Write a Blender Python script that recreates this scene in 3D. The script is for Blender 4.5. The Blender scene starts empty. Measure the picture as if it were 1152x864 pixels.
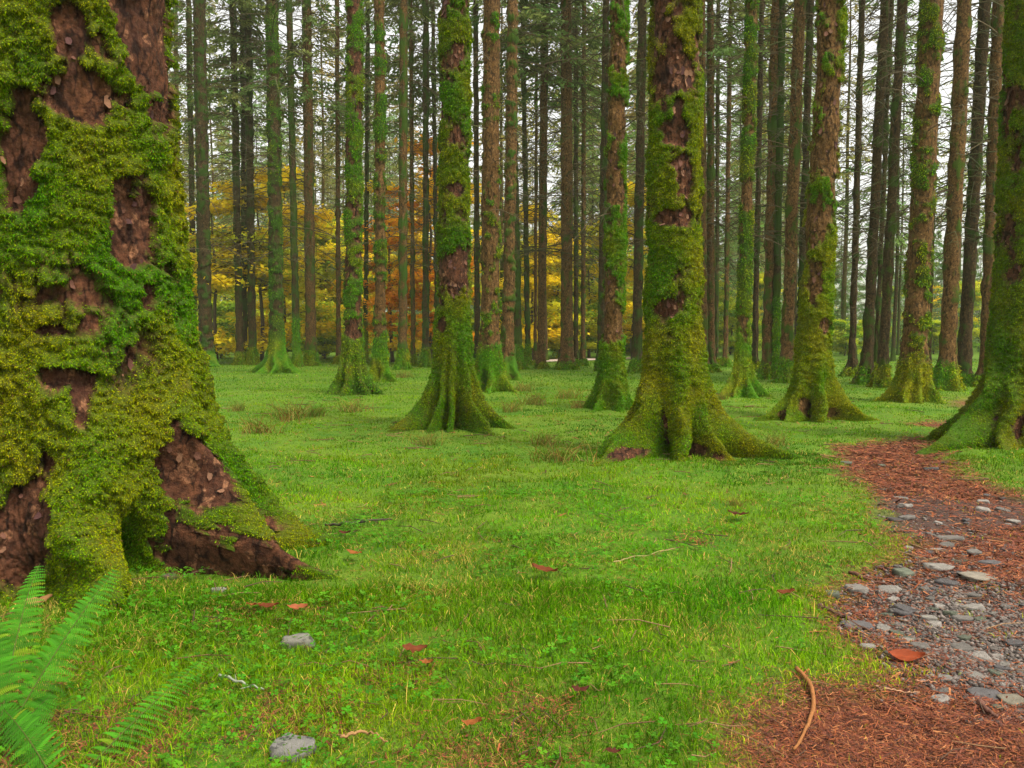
import bpy, math, random
import numpy as np
from mathutils import Vector, Matrix
random.seed(7)
RNG = np.random.default_rng(11)
scene = bpy.context.scene
COL = scene.collection
PI = math.pi

# ------------------------------------------------------------------ camera, sky, sun, exposure
F = 1000.0; CX = 576.0; CY = 432.0; CAMH = 1.5          # picture measures in 1152 x 864 units
PITCH = math.atan((CY - 375.0) / F)
cam_d = bpy.data.cameras.new('camera'); cam = bpy.data.objects.new('camera', cam_d); COL.objects.link(cam)
cam.location = (0, 0, CAMH); cam.rotation_euler = (PI / 2 - PITCH, 0, 0)
cam_d.sensor_width = 36; cam_d.lens = 36 * F / 1152; cam_d.clip_end = 2000; cam_d.clip_start = 0.05
scene.camera = cam
SUN_EL = math.radians(58); SUN_AZ = math.radians(128)     # azimuth from +Y clockwise: right and a little behind
w = bpy.data.worlds.new('World'); scene.world = w; w.use_nodes = True
nt = w.node_tree; nt.nodes.clear()
sky = nt.nodes.new('ShaderNodeTexSky'); sky.sky_type = 'NISHITA'; sky.sun_disc = False
sky.sun_elevation = SUN_EL; sky.sun_rotation = SUN_AZ; sky.dust_density = 3.0; sky.ozone_density = 1.0
hs = nt.nodes.new('ShaderNodeHueSaturation'); hs.inputs['Saturation'].default_value = 0.0
bg = nt.nodes.new('ShaderNodeBackground'); bg.inputs['Strength'].default_value = 0.095
wo = nt.nodes.new('ShaderNodeOutputWorld')
nt.links.new(sky.outputs[0], hs.inputs['Color']); nt.links.new(hs.outputs[0], bg.inputs['Color']); nt.links.new(bg.outputs[0], wo.inputs[0])
sd = bpy.data.lights.new('sun', 'SUN'); sun = bpy.data.objects.new('sun', sd); COL.objects.link(sun)
sd.energy = 1.5; sd.angle = math.radians(14); sd.color = (1.0, 0.93, 0.78)
sv = Vector((math.sin(SUN_AZ) * math.cos(SUN_EL), math.cos(SUN_AZ) * math.cos(SUN_EL), math.sin(SUN_EL)))
sun.rotation_euler = sv.to_track_quat('Z', 'Y').to_euler(); sun.location = (20, -20, 40)
vs = scene.view_settings; vs.view_transform = 'Standard'; vs.look = 'None'; vs.gamma = 1; vs.use_curve_mapping = False
vs.exposure = 1.75
scene.render.engine = 'CYCLES'
cy = scene.cycles; cy.use_denoising = True; cy.max_bounces = 6; cy.diffuse_bounces = 3; cy.glossy_bounces = 2
cy.transmission_bounces = 3; cy.transparent_max_bounces = 4; cy.volume_bounces = 0; cy.volume_step_rate = 4; cy.volume_max_steps = 64; cy.use_adaptive_sampling = True
cy.adaptive_threshold = 0.02

# ------------------------------------------------------------------ maths helpers
def ray(px, py):
    a = (px - CX) / F; b = (CY - py) / F; c, s = math.cos(PITCH), math.sin(PITCH)
    return np.array([a, c + b * s, -s + b * c])
def gpt(px, py, z=0.0):
    d = ray(px, py); t = (z - CAMH) / d[2]
    return np.array([d[0] * t, d[1] * t, z])
def at(px, py, Y):
    d = ray(px, py); t = Y / d[1]
    return np.array([d[0] * t, Y, CAMH + d[2] * t])
def project(P):
    c, s = math.cos(PITCH), math.sin(PITCH)
    x = P[:, 0]; y = P[:, 1]; z = P[:, 2] - CAMH
    dep = y * c - z * s; up = y * s + z * c
    return CX + F * x / dep, CY - F * up / dep
def sstep(a, b, x):
    t = np.clip((x - a) / (b - a), 0, 1); return t * t * (3 - 2 * t)
_perm = np.random.default_rng(5).permutation(256); _perm = np.concatenate([_perm] * 3)
_g = np.random.default_rng(6).normal(size=(256, 3)); _g /= np.linalg.norm(_g, axis=1)[:, None]
def noise(P, seed=0):
    P = np.asarray(P, float) + seed * 17.31
    I = np.floor(P).astype(np.int64); f = P - I; I &= 255
    u = f * f * f * (f * (f * 6 - 15) + 10)
    out = 0
    for dx in (0, 1):
        wx = u[:, 0] if dx else 1 - u[:, 0]
        for dy in (0, 1):
            wy = u[:, 1] if dy else 1 - u[:, 1]
            hxy = _perm[_perm[(I[:, 0] + dx) & 255] + ((I[:, 1] + dy) & 255)]
            for dz in (0, 1):
                wz = u[:, 2] if dz else 1 - u[:, 2]
                g = _g[_perm[hxy + ((I[:, 2] + dz) & 255)]]
                out = out + wx * wy * wz * (g[:, 0] * (f[:, 0] - dx) + g[:, 1] * (f[:, 1] - dy) + g[:, 2] * (f[:, 2] - dz))
    return out * 1.6
def fbm(P, o=4, seed=0):
    s = 0; a = 1; t = 0
    for k in range(o):
        s = s + a * noise(P * 2 ** k, seed + k); t += a; a *= .55
    return s / t * 1.4
def billow(P, o=3, seed=0):
    s = 0; a = 1; t = 0
    for k in range(o):
        s = s + a * np.abs(noise(P * 2.03 ** k, seed + k)) * 2; t += a; a *= .55
    return s / t
def P2(x, y, s=1.0, z=0.0): return np.stack([np.asarray(x) * s, np.asarray(y) * s, np.full(np.shape(x), z)], 1)

# ------------------------------------------------------------------ object helpers
def np_mesh(name, V, quads=None, tris=None, attrs=None, mat=None, smooth=True):
    me = bpy.data.meshes.new(name)
    V = np.ascontiguousarray(V, dtype=np.float32)
    me.vertices.add(len(V)); me.vertices.foreach_set('co', V.ravel())
    loops = []; starts = []; n = 0
    if quads is not None and len(quads):
        q = np.asarray(quads, np.int32); loops.append(q.ravel()); starts.append(np.arange(len(q), dtype=np.int32) * 4); n = len(q) * 4
    if tris is not None and len(tris):
        t = np.asarray(tris, np.int32); loops.append(t.ravel()); starts.append(np.arange(len(t), dtype=np.int32) * 3 + n)
    L = np.concatenate(loops); S = np.concatenate(starts)
    me.loops.add(len(L)); me.loops.foreach_set('vertex_index', L)
    me.polygons.add(len(S)); me.polygons.foreach_set('loop_start', S)
    me.update(calc_edges=True)
    if smooth: me.polygons.foreach_set('use_smooth', np.ones(len(S), bool))
    for k, a in (attrs or {}).items():
        a = np.asarray(a, np.float32)
        if a.ndim == 1:
            at_ = me.attributes.new(k, 'FLOAT', 'POINT'); at_.data.foreach_set('value', a)
        else:
            at_ = me.attributes.new(k, 'FLOAT_COLOR', 'POINT')
            if a.shape[1] == 3: a = np.concatenate([a, np.ones((len(a), 1), np.float32)], 1)
            at_.data.foreach_set('color', np.ascontiguousarray(a).ravel())
    if mat: me.materials.append(mat)
    return me
def tag(o, label=None, cat=None, group=None, kind=None):
    if label: o['label'] = label
    if cat: o['category'] = cat
    if group: o['group'] = group
    if kind: o['kind'] = kind
    return o
def link(name, me, parent=None, loc=None):
    o = bpy.data.objects.new(name, me); COL.objects.link(o)
    if parent: o.parent = parent
    if loc is not None: o.location = loc
    return o
def empty(name, loc=(0, 0, 0), rz=0):
    o = bpy.data.objects.new(name, None); COL.objects.link(o); o.location = loc; o.rotation_euler = (0, 0, rz)
    o.empty_display_size = .2
    return o

class Geo:                                   # collects verts/faces and one colour per vertex
    def __init__(s): s.V = []; s.Q = []; s.T = []; s.C = []; s.n = 0
    def add(s, V, Q=None, T=None, C=None):
        V = np.asarray(V, float); s.V.append(V)
        if Q is not None and len(Q): s.Q.append(np.asarray(Q) + s.n)
        if T is not None and len(T): s.T.append(np.asarray(T) + s.n)
        if C is not None: s.C.append(np.broadcast_to(np.asarray(C, float), (len(V), 3)))
        s.n += len(V)
    def tube(s, pts, rad, sides=5, col=None, cap=True):
        pts = np.asarray(pts, float); n = len(pts); rad = np.broadcast_to(rad, (n,))
        tan = np.gradient(pts, axis=0); tan /= np.linalg.norm(tan, axis=1)[:, None] + 1e-9
        ref = np.array([0, 0, 1.]) if abs(tan[0][2]) < .9 else np.array([1., 0, 0])
        a = np.cross(tan, ref); a /= np.linalg.norm(a, axis=1)[:, None] + 1e-9; b = np.cross(tan, a)
        th = np.arange(sides) * 2 * PI / sides
        V = (pts[:, None] + rad[:, None, None] * (np.cos(th)[None, :, None] * a[:, None] + np.sin(th)[None, :, None] * b[:, None])).reshape(-1, 3)
        i, j = np.meshgrid(np.arange(n - 1), np.arange(sides), indexing='ij'); j2 = (j + 1) % sides
        Q = np.stack([i * sides + j, i * sides + j2, (i + 1) * sides + j2, (i + 1) * sides + j], -1).reshape(-1, 4)
        T = []
        if cap:
            T = [(0, k + 1, k) for k in range(1, sides - 1)] + [((n - 1) * sides, (n - 1) * sides + k, (n - 1) * sides + k + 1) for k in range(1, sides - 1)]
        s.add(V, Q, T, col)
    def mesh(s, name, mat, smooth=True):
        V = np.concatenate(s.V); Q = np.concatenate(s.Q) if s.Q else None; T = np.concatenate(s.T) if s.T else None
        at_ = {'tint': np.concatenate(s.C)} if s.C else None
        return np_mesh(name, V, Q, T, at_, mat, smooth)

# ------------------------------------------------------------------ materials
def newmat(name):
    m = bpy.data.materials.new(name); m.use_nodes = True; t = m.node_tree; t.nodes.clear()
    out = t.nodes.new('ShaderNodeOutputMaterial'); b = t.nodes.new('ShaderNodeBsdfPrincipled')
    t.links.new(b.outputs[0], out.inputs[0]); b.inputs['Roughness'].default_value = .85
    b.inputs['Specular IOR Level'].default_value = .12
    return m, t, b, out
def N(t, typ, **kw):
    n = t.nodes.new(typ)
    for k, v in kw.items():
        if k in ('operation', 'blend_type', 'data_type', 'attribute_name', 'feature', 'noise_dimensions', 'clamp'): setattr(n, k, v)
        else: n.inputs[k].default_value = v
    return n
def mixc(t, fac, a, b, blend='MIX'):
    n = t.nodes.new('ShaderNodeMix'); n.data_type = 'RGBA'; n.blend_type = blend
    for sock, v in ((n.inputs[0], fac), (n.inputs[6], a), (n.inputs[7], b)):
        if hasattr(v, 'links') or isinstance(v, bpy.types.NodeSocket): t.links.new(v, sock)
        else: sock.default_value = (*v, 1) if isinstance(v, tuple) and len(v) == 3 else v
    return n.outputs[2]
def mth(t, op, a, b=None, clamp=False):
    n = t.nodes.new('ShaderNodeMath'); n.operation = op; n.use_clamp = clamp
    for s, v in ((n.inputs[0], a), (n.inputs[1], b)):
        if v is None: continue
        if isinstance(v, bpy.types.NodeSocket): t.links.new(v, s)
        else: s.default_value = v
    return n.outputs[0]
def coords(t, scale=(1, 1, 1)):
    tc = t.nodes.new('ShaderNodeTexCoord'); mp = t.nodes.new('ShaderNodeMapping'); mp.inputs['Scale'].default_value = scale
    t.links.new(tc.outputs['Object'], mp.inputs[0]); return mp.outputs[0]
def ntex(t, vec, scale, detail=4, rough=.6):
    n = N(t, 'ShaderNodeTexNoise', Scale=scale, Detail=detail, Roughness=rough); t.links.new(vec, n.inputs['Vector']); return n.outputs[0]
def rng_(t, v, a, b, c=0., d=1.):
    n = t.nodes.new('ShaderNodeMapRange'); t.links.new(v, n.inputs[0])
    for i, x in enumerate((a, b, c, d)): n.inputs[i + 1].default_value = x
    return n.outputs[0]

MOSS_G = (0.058, 0.180, 0.001); MOSS_O = (0.215, 0.205, 0.002); MOSS_D = (0.022, 0.060, 0.006)
def trunk_mat(name, bark_a, bark_b, flake, fl_amt=.45, ms=1.):
    m, t, b, out = newmat(name)
    c = coords(t); cz = coords(t, (1, 1, .55))
    am = t.nodes.new('ShaderNodeAttribute'); am.attribute_name = 'moss'
    ao = t.nodes.new('ShaderNodeAttribute'); ao.attribute_name = 'tone'
    f1 = ntex(t, c, 22, 6, .7); f2 = ntex(t, c, 70, 3, .7); f3 = ntex(t, cz, 5, 5, .6); f4 = ntex(t, cz, 12, 4, .7)
    e = mth(t, 'ADD', am.outputs['Fac'], mth(t, 'MULTIPLY', mth(t, 'SUBTRACT', mth(t, 'ADD', mth(t, 'MULTIPLY', f1, .5), mth(t, 'MULTIPLY', f4, .5)), .5), 2.2 if ms < 1 else 1.3))
    mask = rng_(t, e, .36, .64)
    tone = mth(t, 'ADD', ao.outputs['Fac'], mth(t, 'MULTIPLY', mth(t, 'SUBTRACT', f3, .5), .8), True)
    mc = mixc(t, tone, MOSS_G, MOSS_O)
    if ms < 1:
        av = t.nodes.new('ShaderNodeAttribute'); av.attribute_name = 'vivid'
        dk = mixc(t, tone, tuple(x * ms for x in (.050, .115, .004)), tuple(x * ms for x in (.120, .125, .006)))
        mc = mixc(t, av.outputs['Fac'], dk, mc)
    mc = mixc(t, rng_(t, f2, .35, .7), mixc(t, .65, mc, MOSS_D), mc)
    if ms >= 1: mc = mixc(t, .55, mc, (.030, .034, .006))
    wn = N(t, 'ShaderNodeTexNoise', Scale=9., Detail=4.); t.links.new(cz, wn.inputs['Vector'])
    wv = t.nodes.new('ShaderNodeVectorMath'); wv.operation = 'MULTIPLY_ADD'; t.links.new(wn.outputs[1], wv.inputs[0]); wv.inputs[1].default_value = (.12, .12, .12); t.links.new(cz, wv.inputs[2])
    vo = N(t, 'ShaderNodeTexVoronoi', Scale=21.); t.links.new(wv.outputs[0], vo.inputs['Vector'])
    crk = rng_(t, vo.outputs['Distance'], .55, .8)
    vcol = t.nodes.new('ShaderNodeSeparateColor'); t.links.new(vo.outputs['Color'], vcol.inputs[0])
    bc = mixc(t, rng_(t, f3, .35, .65), bark_a, bark_b)
    bc = mixc(t, rng_(t, vcol.outputs[0], 1 - fl_amt, 1 - fl_amt + .1), bc, mixc(t, rng_(t, f1, .4, .62), bc, flake))
    bc = mixc(t, rng_(t, f1, .33, .6), tuple(x * .4 for x in bark_a), bc); bc = mixc(t, crk, bc, tuple(x * .25 for x in bark_a))
    col = mixc(t, mask, bc, mc)
    t.links.new(col, b.inputs['Base Color'])
    bu = t.nodes.new('ShaderNodeBump'); bu.inputs['Strength'].default_value = 1.; bu.inputs['Distance'].default_value = .02
    h = mth(t, 'ADD', mth(t, 'MULTIPLY', f1, .8), mth(t, 'ADD', mth(t, 'MULTIPLY', f2, .5), mth(t, 'MULTIPLY', vcol.outputs[1], .5)))
    t.links.new(h, bu.inputs['Height']); t.links.new(bu.outputs[0], b.inputs['Normal'])
    return m
M = {}
M['red'] = trunk_mat('red bark and moss', (.060, .023, .013), (.130, .050, .022), (.24, .11, .055), .22, 1.)
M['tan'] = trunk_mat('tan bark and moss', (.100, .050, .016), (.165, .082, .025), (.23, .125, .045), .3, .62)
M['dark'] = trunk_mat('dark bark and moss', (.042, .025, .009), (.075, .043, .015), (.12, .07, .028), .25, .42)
def tint_mat(name, trans=.0, rough=.8, bump=None, spec=.25, vary=None):
    m, t, b, out = newmat(name)
    a = t.nodes.new('ShaderNodeAttribute'); a.attribute_name = 'tint'
    b.inputs['Roughness'].default_value = rough; b.inputs['Specular IOR Level'].default_value = spec
    c = a.outputs['Color']
    if vary:
        f = ntex(t, coords(t), vary, 4, .6); c = mixc(t, rng_(t, f, .3, .7, .0, .55), c, (.5, .5, .5), 'MULTIPLY')
    t.links.new(c, b.inputs['Base Color'])
    if trans:
        tr = t.nodes.new('ShaderNodeBsdfTranslucent'); t.links.new(a.outputs['Color'], tr.inputs[0])
        mx = t.nodes.new('ShaderNodeMixShader'); mx.inputs[0].default_value = trans
        t.links.new(b.outputs[0], mx.inputs[1]); t.links.new(tr.outputs[0], mx.inputs[2]); t.links.new(mx.outputs[0], out.inputs[0])
    if bump:
        f = ntex(t, coords(t), bump, 6, .65); bu = t.nodes.new('ShaderNodeBump'); bu.inputs['Strength'].default_value = .7; bu.inputs['Distance'].default_value = .01
        t.links.new(f, bu.inputs['Height']); t.links.new(bu.outputs[0], b.inputs['Normal'])
    return m
M['blade'] = tint_mat('grass blade', .18, .8, None, .06)
M['frond'] = tint_mat('moss frond', .12, .9, None, .03)
M['leaf'] = tint_mat('leaf', .5, .6, None, .15)
M['needle'] = tint_mat('needle spray', .45, .8)
M['litter'] = tint_mat('needle litter', 0, .8)
M['stone'] = tint_mat('stone', 0, .75, 40, .3, 18)
M['wood'] = tint_mat('dead wood', 0, .8, 60, .25, 30)
M['twig'] = tint_mat('dead twig', 0, .9)

# ------------------------------------------------------------------ ground, path
def poly(pts): return np.array([gpt(*p)[:2] for p in pts])
PATHS = [poly([(935, 508), (950, 500), (1000, 494), (1045, 492), (1060, 512), (1105, 538), (1160, 556), (1300, 575), (1700, 640), (1700, 1200), (760, 1200),
               (815, 864), (838, 805), (890, 765), (985, 750), (985, 728), (938, 697), (922, 668), (950, 645), (1000, 632), (1005, 605), (985, 585), (973, 560), (965, 545), (945, 528)]),
         poly([(1020, 479), (1050, 474), (1070, 473), (1110, 478), (1060, 484)]), poly([(1060, 452), (1085, 446), (1120, 447), (1120, 456), (1080, 457)])]
def sdist(pts, x, y):
    n = len(pts); ins = np.zeros(len(x), bool); best = np.full(len(x), 1e9)
    for i in range(n):
        a = pts[i]; b = pts[(i + 1) % n]
        c = (a[1] > y) != (b[1] > y)
        with np.errstate(divide='ignore', invalid='ignore'):
            xi = (b[0] - a[0]) * (y - a[1]) / (b[1] - a[1] + 1e-12) + a[0]
        ins ^= c & (x < xi)
        d = b - a; t = np.clip(((x - a[0]) * d[0] + (y - a[1]) * d[1]) / (d @ d), 0, 1)
        best = np.minimum(best, np.hypot(x - a[0] - t * d[0], y - a[1] - t * d[1]))
    return np.where(ins, best, -best)
def path_mask(x, y):
    x = np.asarray(x, float); y = np.asarray(y, float); m = np.zeros(len(x))
    sc = np.clip(y / 8, .5, 2.)
    n = fbm(P2(x, y, 2.2), 4, 3) * .16 * sc
    near = (x > -2) & (x < 60) & (y < 40) & (y > 0)
    for p in PATHS:
        k = np.where(near)[0]
        s = sdist(p, x[k], y[k]); m[k] = np.maximum(m[k], sstep(-.22, .30, s + n[k] * 1.3))
    return m
MUD = [(gpt(1085, 572), 2.3, .75), (gpt(1030, 590), .5, .6), (gpt(1050, 665), .55, .35), (gpt(1105, 700), .6, .4), (gpt(1150, 745), .5, .35)]
def height(x, y):
    x = np.asarray(x, float); y = np.asarray(y, float)
    h = .04 * noise(P2(x, y, .45), 1) + .032 * noise(P2(x, y, 1.7), 2)
    h = h + .02 * noise(P2(x, y, 5), 4)
    h *= np.clip((30 - y) / 15, .3, 1)
    return h - .035 * path_mask(x, y)
def hz(x, y): return float(height(np.array([x]), np.array([y]))[0])
def axis_pts(a, b, step, lo, hi, g=1.09):
    c = list(np.arange(a, b, step)); s = step; v = b
    while v < hi: c.append(v); s *= g; v += s
    c.append(hi); s = step; v = a; left = []
    while v > lo: s *= g; v -= s; left.append(max(v, lo))
    return np.array(left[::-1] + c)
gx = axis_pts(-4.5, 5.5, .045, -500, 500); gy = axis_pts(2.0, 11, .045, -60, 900)
X, Y = np.meshgrid(gx, gy); xx = X.ravel(); yy = Y.ravel()
pm = path_mask(xx, yy); zz = height(xx, yy) + .006 * fbm(P2(xx, yy, 14), 2, 8) * (yy < 20)
i, j = np.meshgrid(np.arange(len(gy) - 1), np.arange(len(gx) - 1), indexing='ij'); nx = len(gx)
Q = np.stack([i * nx + j, i * nx + j + 1, (i + 1) * nx + j + 1, (i + 1) * nx + j], -1).reshape(-1, 4)
mud = np.zeros(len(xx))
for c, rx, ry in MUD: mud = np.maximum(mud, sstep(1.3, .6, np.hypot((xx - c[0]) / rx, (yy - c[1]) / ry) + .3 * fbm(P2(xx, yy, 2.), 3, 5)))
m, t, b, out = newmat('forest floor')
ap = t.nodes.new('ShaderNodeAttribute'); ap.attribute_name = 'path'; am = t.nodes.new('ShaderNodeAttribute'); am.attribute_name = 'mud'
c = coords(t); f1 = ntex(t, c, 3, 5, .6); f2 = ntex(t, c, 40, 5, .7); f3 = ntex(t, c, .5, 3, .5)
vo = N(t, 'ShaderNodeTexVoronoi', Scale=55.); t.links.new(c, vo.inputs['Vector'])
g = mixc(t, rng_(t, f1, .35, .65), (.045, .135, .007), (.105, .185, .010))
g = mixc(t, rng_(t, f3, .4, .6), g, mixc(t, .35, g, (.18, .22, .02)))
g = mixc(t, rng_(t, f2, .3, .6), mixc(t, .6, g, (.018, .035, .005)), g)
pth = mixc(t, rng_(t, f1, .35, .65), (.075, .028, .018), (.16, .052, .02))
pth = mixc(t, rng_(t, f2, .35, .6), (.05, .022, .016), pth)
sp = t.nodes.new('ShaderNodeSeparateColor'); t.links.new(vo.outputs['Color'], sp.inputs[0])
pth = mixc(t, rng_(t, sp.outputs[0], .55, .95, 0, .7), pth, (.30, .12, .045))
md = mixc(t, rng_(t, f2, .35, .65), (.045, .026, .022), (.085, .05, .038))
pth = mixc(t, am.outputs['Fac'], pth, md)
t.links.new(mixc(t, ap.outputs['Fac'], g, pth), b.inputs['Base Color'])
bu = t.nodes.new('ShaderNodeBump'); bu.inputs['Strength'].default_value = .8; bu.inputs['Distance'].default_value = .02
t.links.new(mth(t, 'ADD', f2, f1), bu.inputs['Height']); t.links.new(bu.outputs[0], b.inputs['Normal'])
M['ground'] = m
o = link('ground', np_mesh('ground', np.stack([xx, yy, zz], 1), Q, None, {'path': pm, 'mud': mud}, M['ground']))
tag(o, 'mossy green forest floor with a red needle path worn through it', kind='structure')

# far woodland road: a pale strip seen between the trunks
m, t, b, out = newmat('pale road gravel'); c = coords(t); f = ntex(t, c, 2, 5)
t.links.new(mixc(t, f, (.42, .32, .27), (.55, .44, .38)), b.inputs['Base Color']); b.inputs['Roughness'].default_value = .95
k = np.linspace(-1, 1, 30); cxr = 2.6 + 4.2 * k + 1.2 * k * k; cyr = 46 + 3.2 * (k + 1) ** 1.3
V = []; 
for a_, (x, y) in enumerate(zip(cxr, cyr)):
    for q_ in (-1.5, -.5, .5, 1.5): V.append((x - q_ * .3, y + q_, .03 + .02 * (abs(q_) < 1)))
Q = [(r * 4 + c_, r * 4 + c_ + 1, r * 4 + c_ + 5, r * 4 + c_ + 4) for r in range(29) for c_ in range(3)]
o = link('road', np_mesh('road', np.array(V), Q, None, None, m)); tag(o, 'pale road glimpsed beyond the trunks', kind='structure')

# ------------------------------------------------------------------ trunks
EXCL = []      # (x, y, r) circles kept free of grass
RB = 1.3
def trunk_geo(r0, ztop_r, H, nth, nz, roots, hollows=(), flare=(.25, .35), mossf=None, disp=1.0, seed=0, org=(0, 0, 0), patches=(), toneb=.4, thc=None, pw=1.6, big=1.0):
    """radial trunk surface; roots: (angle, reach, height, width). returns V, Q, moss, tone, normals"""
    u = np.linspace(0, 2 * PI, nth, endpoint=False)
    if thc is not None: u = u - .5 * np.sin(u - thc)
    s = np.linspace(0, 1, nz); z = -.18 + (H + .18) * s ** pw
    U, Z = np.meshgrid(u, z); th = U.ravel(); z = Z.ravel(); zc = np.maximum(z, 0)
    R = r0 * (1 + (ztop_r - 1) * np.clip(z / H, 0, 1)) * (1 + flare[0] * np.exp(-zc / flare[1]))
    for (a, reach, hh, wd) in roots:
        reach = reach * RB; hh = hh * 1.35
        d = (th - a + PI) % (2 * PI) - PI
        wig = .25 * wd * np.sin(zc * 9 + a * 3)
        prof = np.exp(-(zc / hh) ** 1.0)
        ww = wd * (.95 - .52 * prof)
        ext = np.where(z < 0, 1 + (-z) * 1.5, 1)
        R = R + reach * prof * ext * np.exp(-np.abs((d + wig) / ww) ** 1.7)
    for (a, zz0, dep, wa, wz) in hollows:
        d = (th - a + PI) % (2 * PI) - PI
        R = R - dep * np.exp(-(d / wa) ** 2 - ((z - zz0) / wz) ** 2)
    R = R * (1 + .10 * big * np.exp(-zc / .45) * noise(np.stack([np.cos(th) * 3.5, np.sin(th) * 3.5, zc * 5], 1), seed + 3))
    C = np.stack([np.cos(th), np.sin(th), z], 1)
    q = np.stack([np.cos(th) * R, np.sin(th) * R, z], 1) + np.array([seed * 3.7, seed * 1.3, 0])
    R = R * (1 + .05 * noise(np.stack([C[:, 0] * 1.4, C[:, 1] * 1.4, z * .7], 1), seed)) + .03 * big * noise(q * 2.5, seed + 9)
    P = np.stack([np.cos(th) * R, np.sin(th) * R, z], 1)
    ps = P + np.array([seed * 3.7, seed * 1.3, 0])
    n_ms = mossf(th, z, ps, P)
    tone = np.clip(toneb + .9 * fbm(ps * np.array([1.6, 1.6, 1.2]), 3, seed + 30), 0, 1)
    PW = P + np.asarray(org); 
    if len(patches):
        pu, pv = project(PW); front = ((PW[:, 0]) * np.cos(th) + (PW[:, 1]) * np.sin(th)) < 0
        D = max(org[1], 1)
        for (ax, ay, rx, ry, amt) in patches:
            if D > 8: rx *= .82; ry *= .78
            dd = np.where(front, (pu - ax) ** 2 + (pv - ay) ** 2, 1e9); k = int(np.argmin(dd)); c = P[k]
            tv = np.array([-math.sin(th[k]), math.cos(th[k])])
            du = (P[:, 0] - c[0]) * tv[0] + (P[:, 1] - c[1]) * tv[1]; dz = P[:, 2] - c[2]
            dn = (P[:, 0] - c[0]) * math.cos(th[k]) + (P[:, 1] - c[1]) * math.sin(th[k])
            e = np.sqrt((du / (rx * D / F)) ** 2 + (dz / (ry * D / F)) ** 2 + (dn / (2 * max(rx, ry) * D / F + .2)) ** 2)
            e = e + .6 * fbm(ps * 7, 4, seed + 50)
            n_ms = n_ms - amt * sstep(1.55, .6, e)
    ms = np.clip(n_ms, 0, 1); mk = sstep(.42, .58, ms)
    clump = billow(ps * np.array([5.2, 5.2, 7.5]) / disp ** .3, 4, seed + 60)
    fine = billow(ps * np.array([13, 13, 20]), 3, seed + 70)
    bk = -.022 * billow(ps * np.array([12, 12, 5]), 3, seed + 80) + .008 * noise(ps * 38, seed + 81) + .01 * np.round(fbm(ps * np.array([9, 9, 6]), 2, seed + 90) * 3) / 3
    d = disp * (mk * (.006 + .058 * clump + .05 * fine) + (1 - mk) * bk)
    R2 = R + d
    P = np.stack([np.cos(th) * R2, np.sin(th) * R2, z - .7 * disp * mk * (.06 * clump) * (z > .02)], 1)
    i, j = np.meshgrid(np.arange(nz - 1), np.arange(nth), indexing='ij'); j2 = (j + 1) % nth
    Q = np.stack([i * nth + j, i * nth + j2, (i + 1) * nth + j2, (i + 1) * nth + j], -1).reshape(-1, 4)
    return P, Q, ms, tone, (.5 * clump + .5 * fine)
def fronds(P, Q, ms, tone, cl, n, size, org, seed, zmax=99, frame=True):
    """small drooping moss leaves on the mossy faces"""
    rg = np.random.default_rng(seed)
    A = P[Q[:, 0]]; B = P[Q[:, 1]]; C = P[Q[:, 3]]; D4 = P[Q[:, 2]]
    nr = np.cross(B - A, C - A); ar = np.linalg.norm(nr, axis=1); nr = nr / (ar[:, None] + 1e-12)
    mm = ms[Q].mean(1); cen = (A + D4) / 2; W = cen + org
    facing = (-(W[:, 0]) * nr[:, 0] - W[:, 1] * nr[:, 1] + (CAMH - W[:, 2]) * nr[:, 2]) / np.linalg.norm(W, axis=1)
    cq = cl[Q].mean(1); wgt = ar * np.clip((cq - .10) * 5, .04, 1) * np.clip((mm - .40) * 2.8, 0, 1) * (cen[:, 2] > 0) * (cen[:, 2] < zmax) * np.clip(facing + .35, 0, 1)
    k = rg.choice(len(Q), n, p=wgt / wgt.sum())
    a, b = rg.random((2, n, 1))
    p = A[k] * (1 - a) * (1 - b) + B[k] * a * (1 - b) + C[k] * (1 - a) * b + D4[k] * a * b
    nn = nr[k]; rd = rg.normal(size=(n, 3))
    dr = nn * rg.uniform(.3, 1.1, (n, 1)) + np.array([0, 0, -.5]) + .75 * rd; dr /= np.linalg.norm(dr, axis=1)[:, None]
    sd_ = np.cross(dr, nn + .4 * rg.normal(size=(n, 3))); sd_ /= np.linalg.norm(sd_, axis=1)[:, None] + 1e-9
    L = size * rg.uniform(.6, 1.5, (n, 1)); Wd = L * rg.uniform(.10, .22, (n, 1))
    p = p - nn * size * .15
    V = np.stack([p, p + dr * L * .5 + sd_ * Wd, p + dr * L + np.array([0, 0, -1.]) * L * .25, p + dr * L * .5 - sd_ * Wd], 1).reshape(-1, 3)
    qq = np.arange(n)[:, None] * 4 + np.arange(4)
    tn = np.clip(tone[Q[k, 0]] + rg.normal(0, .18, n), 0, 1)[:, None]
    col = np.array(MOSS_G) * (1 - tn) + np.array(MOSS_O) * tn
    col = col * rg.uniform(.55, 1.65, (n, 1))
    br = rg.random(n) < .06; col[br] = np.array([.13, .07, .02])
    return V, qq, np.repeat(col, 4, 0)

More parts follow.
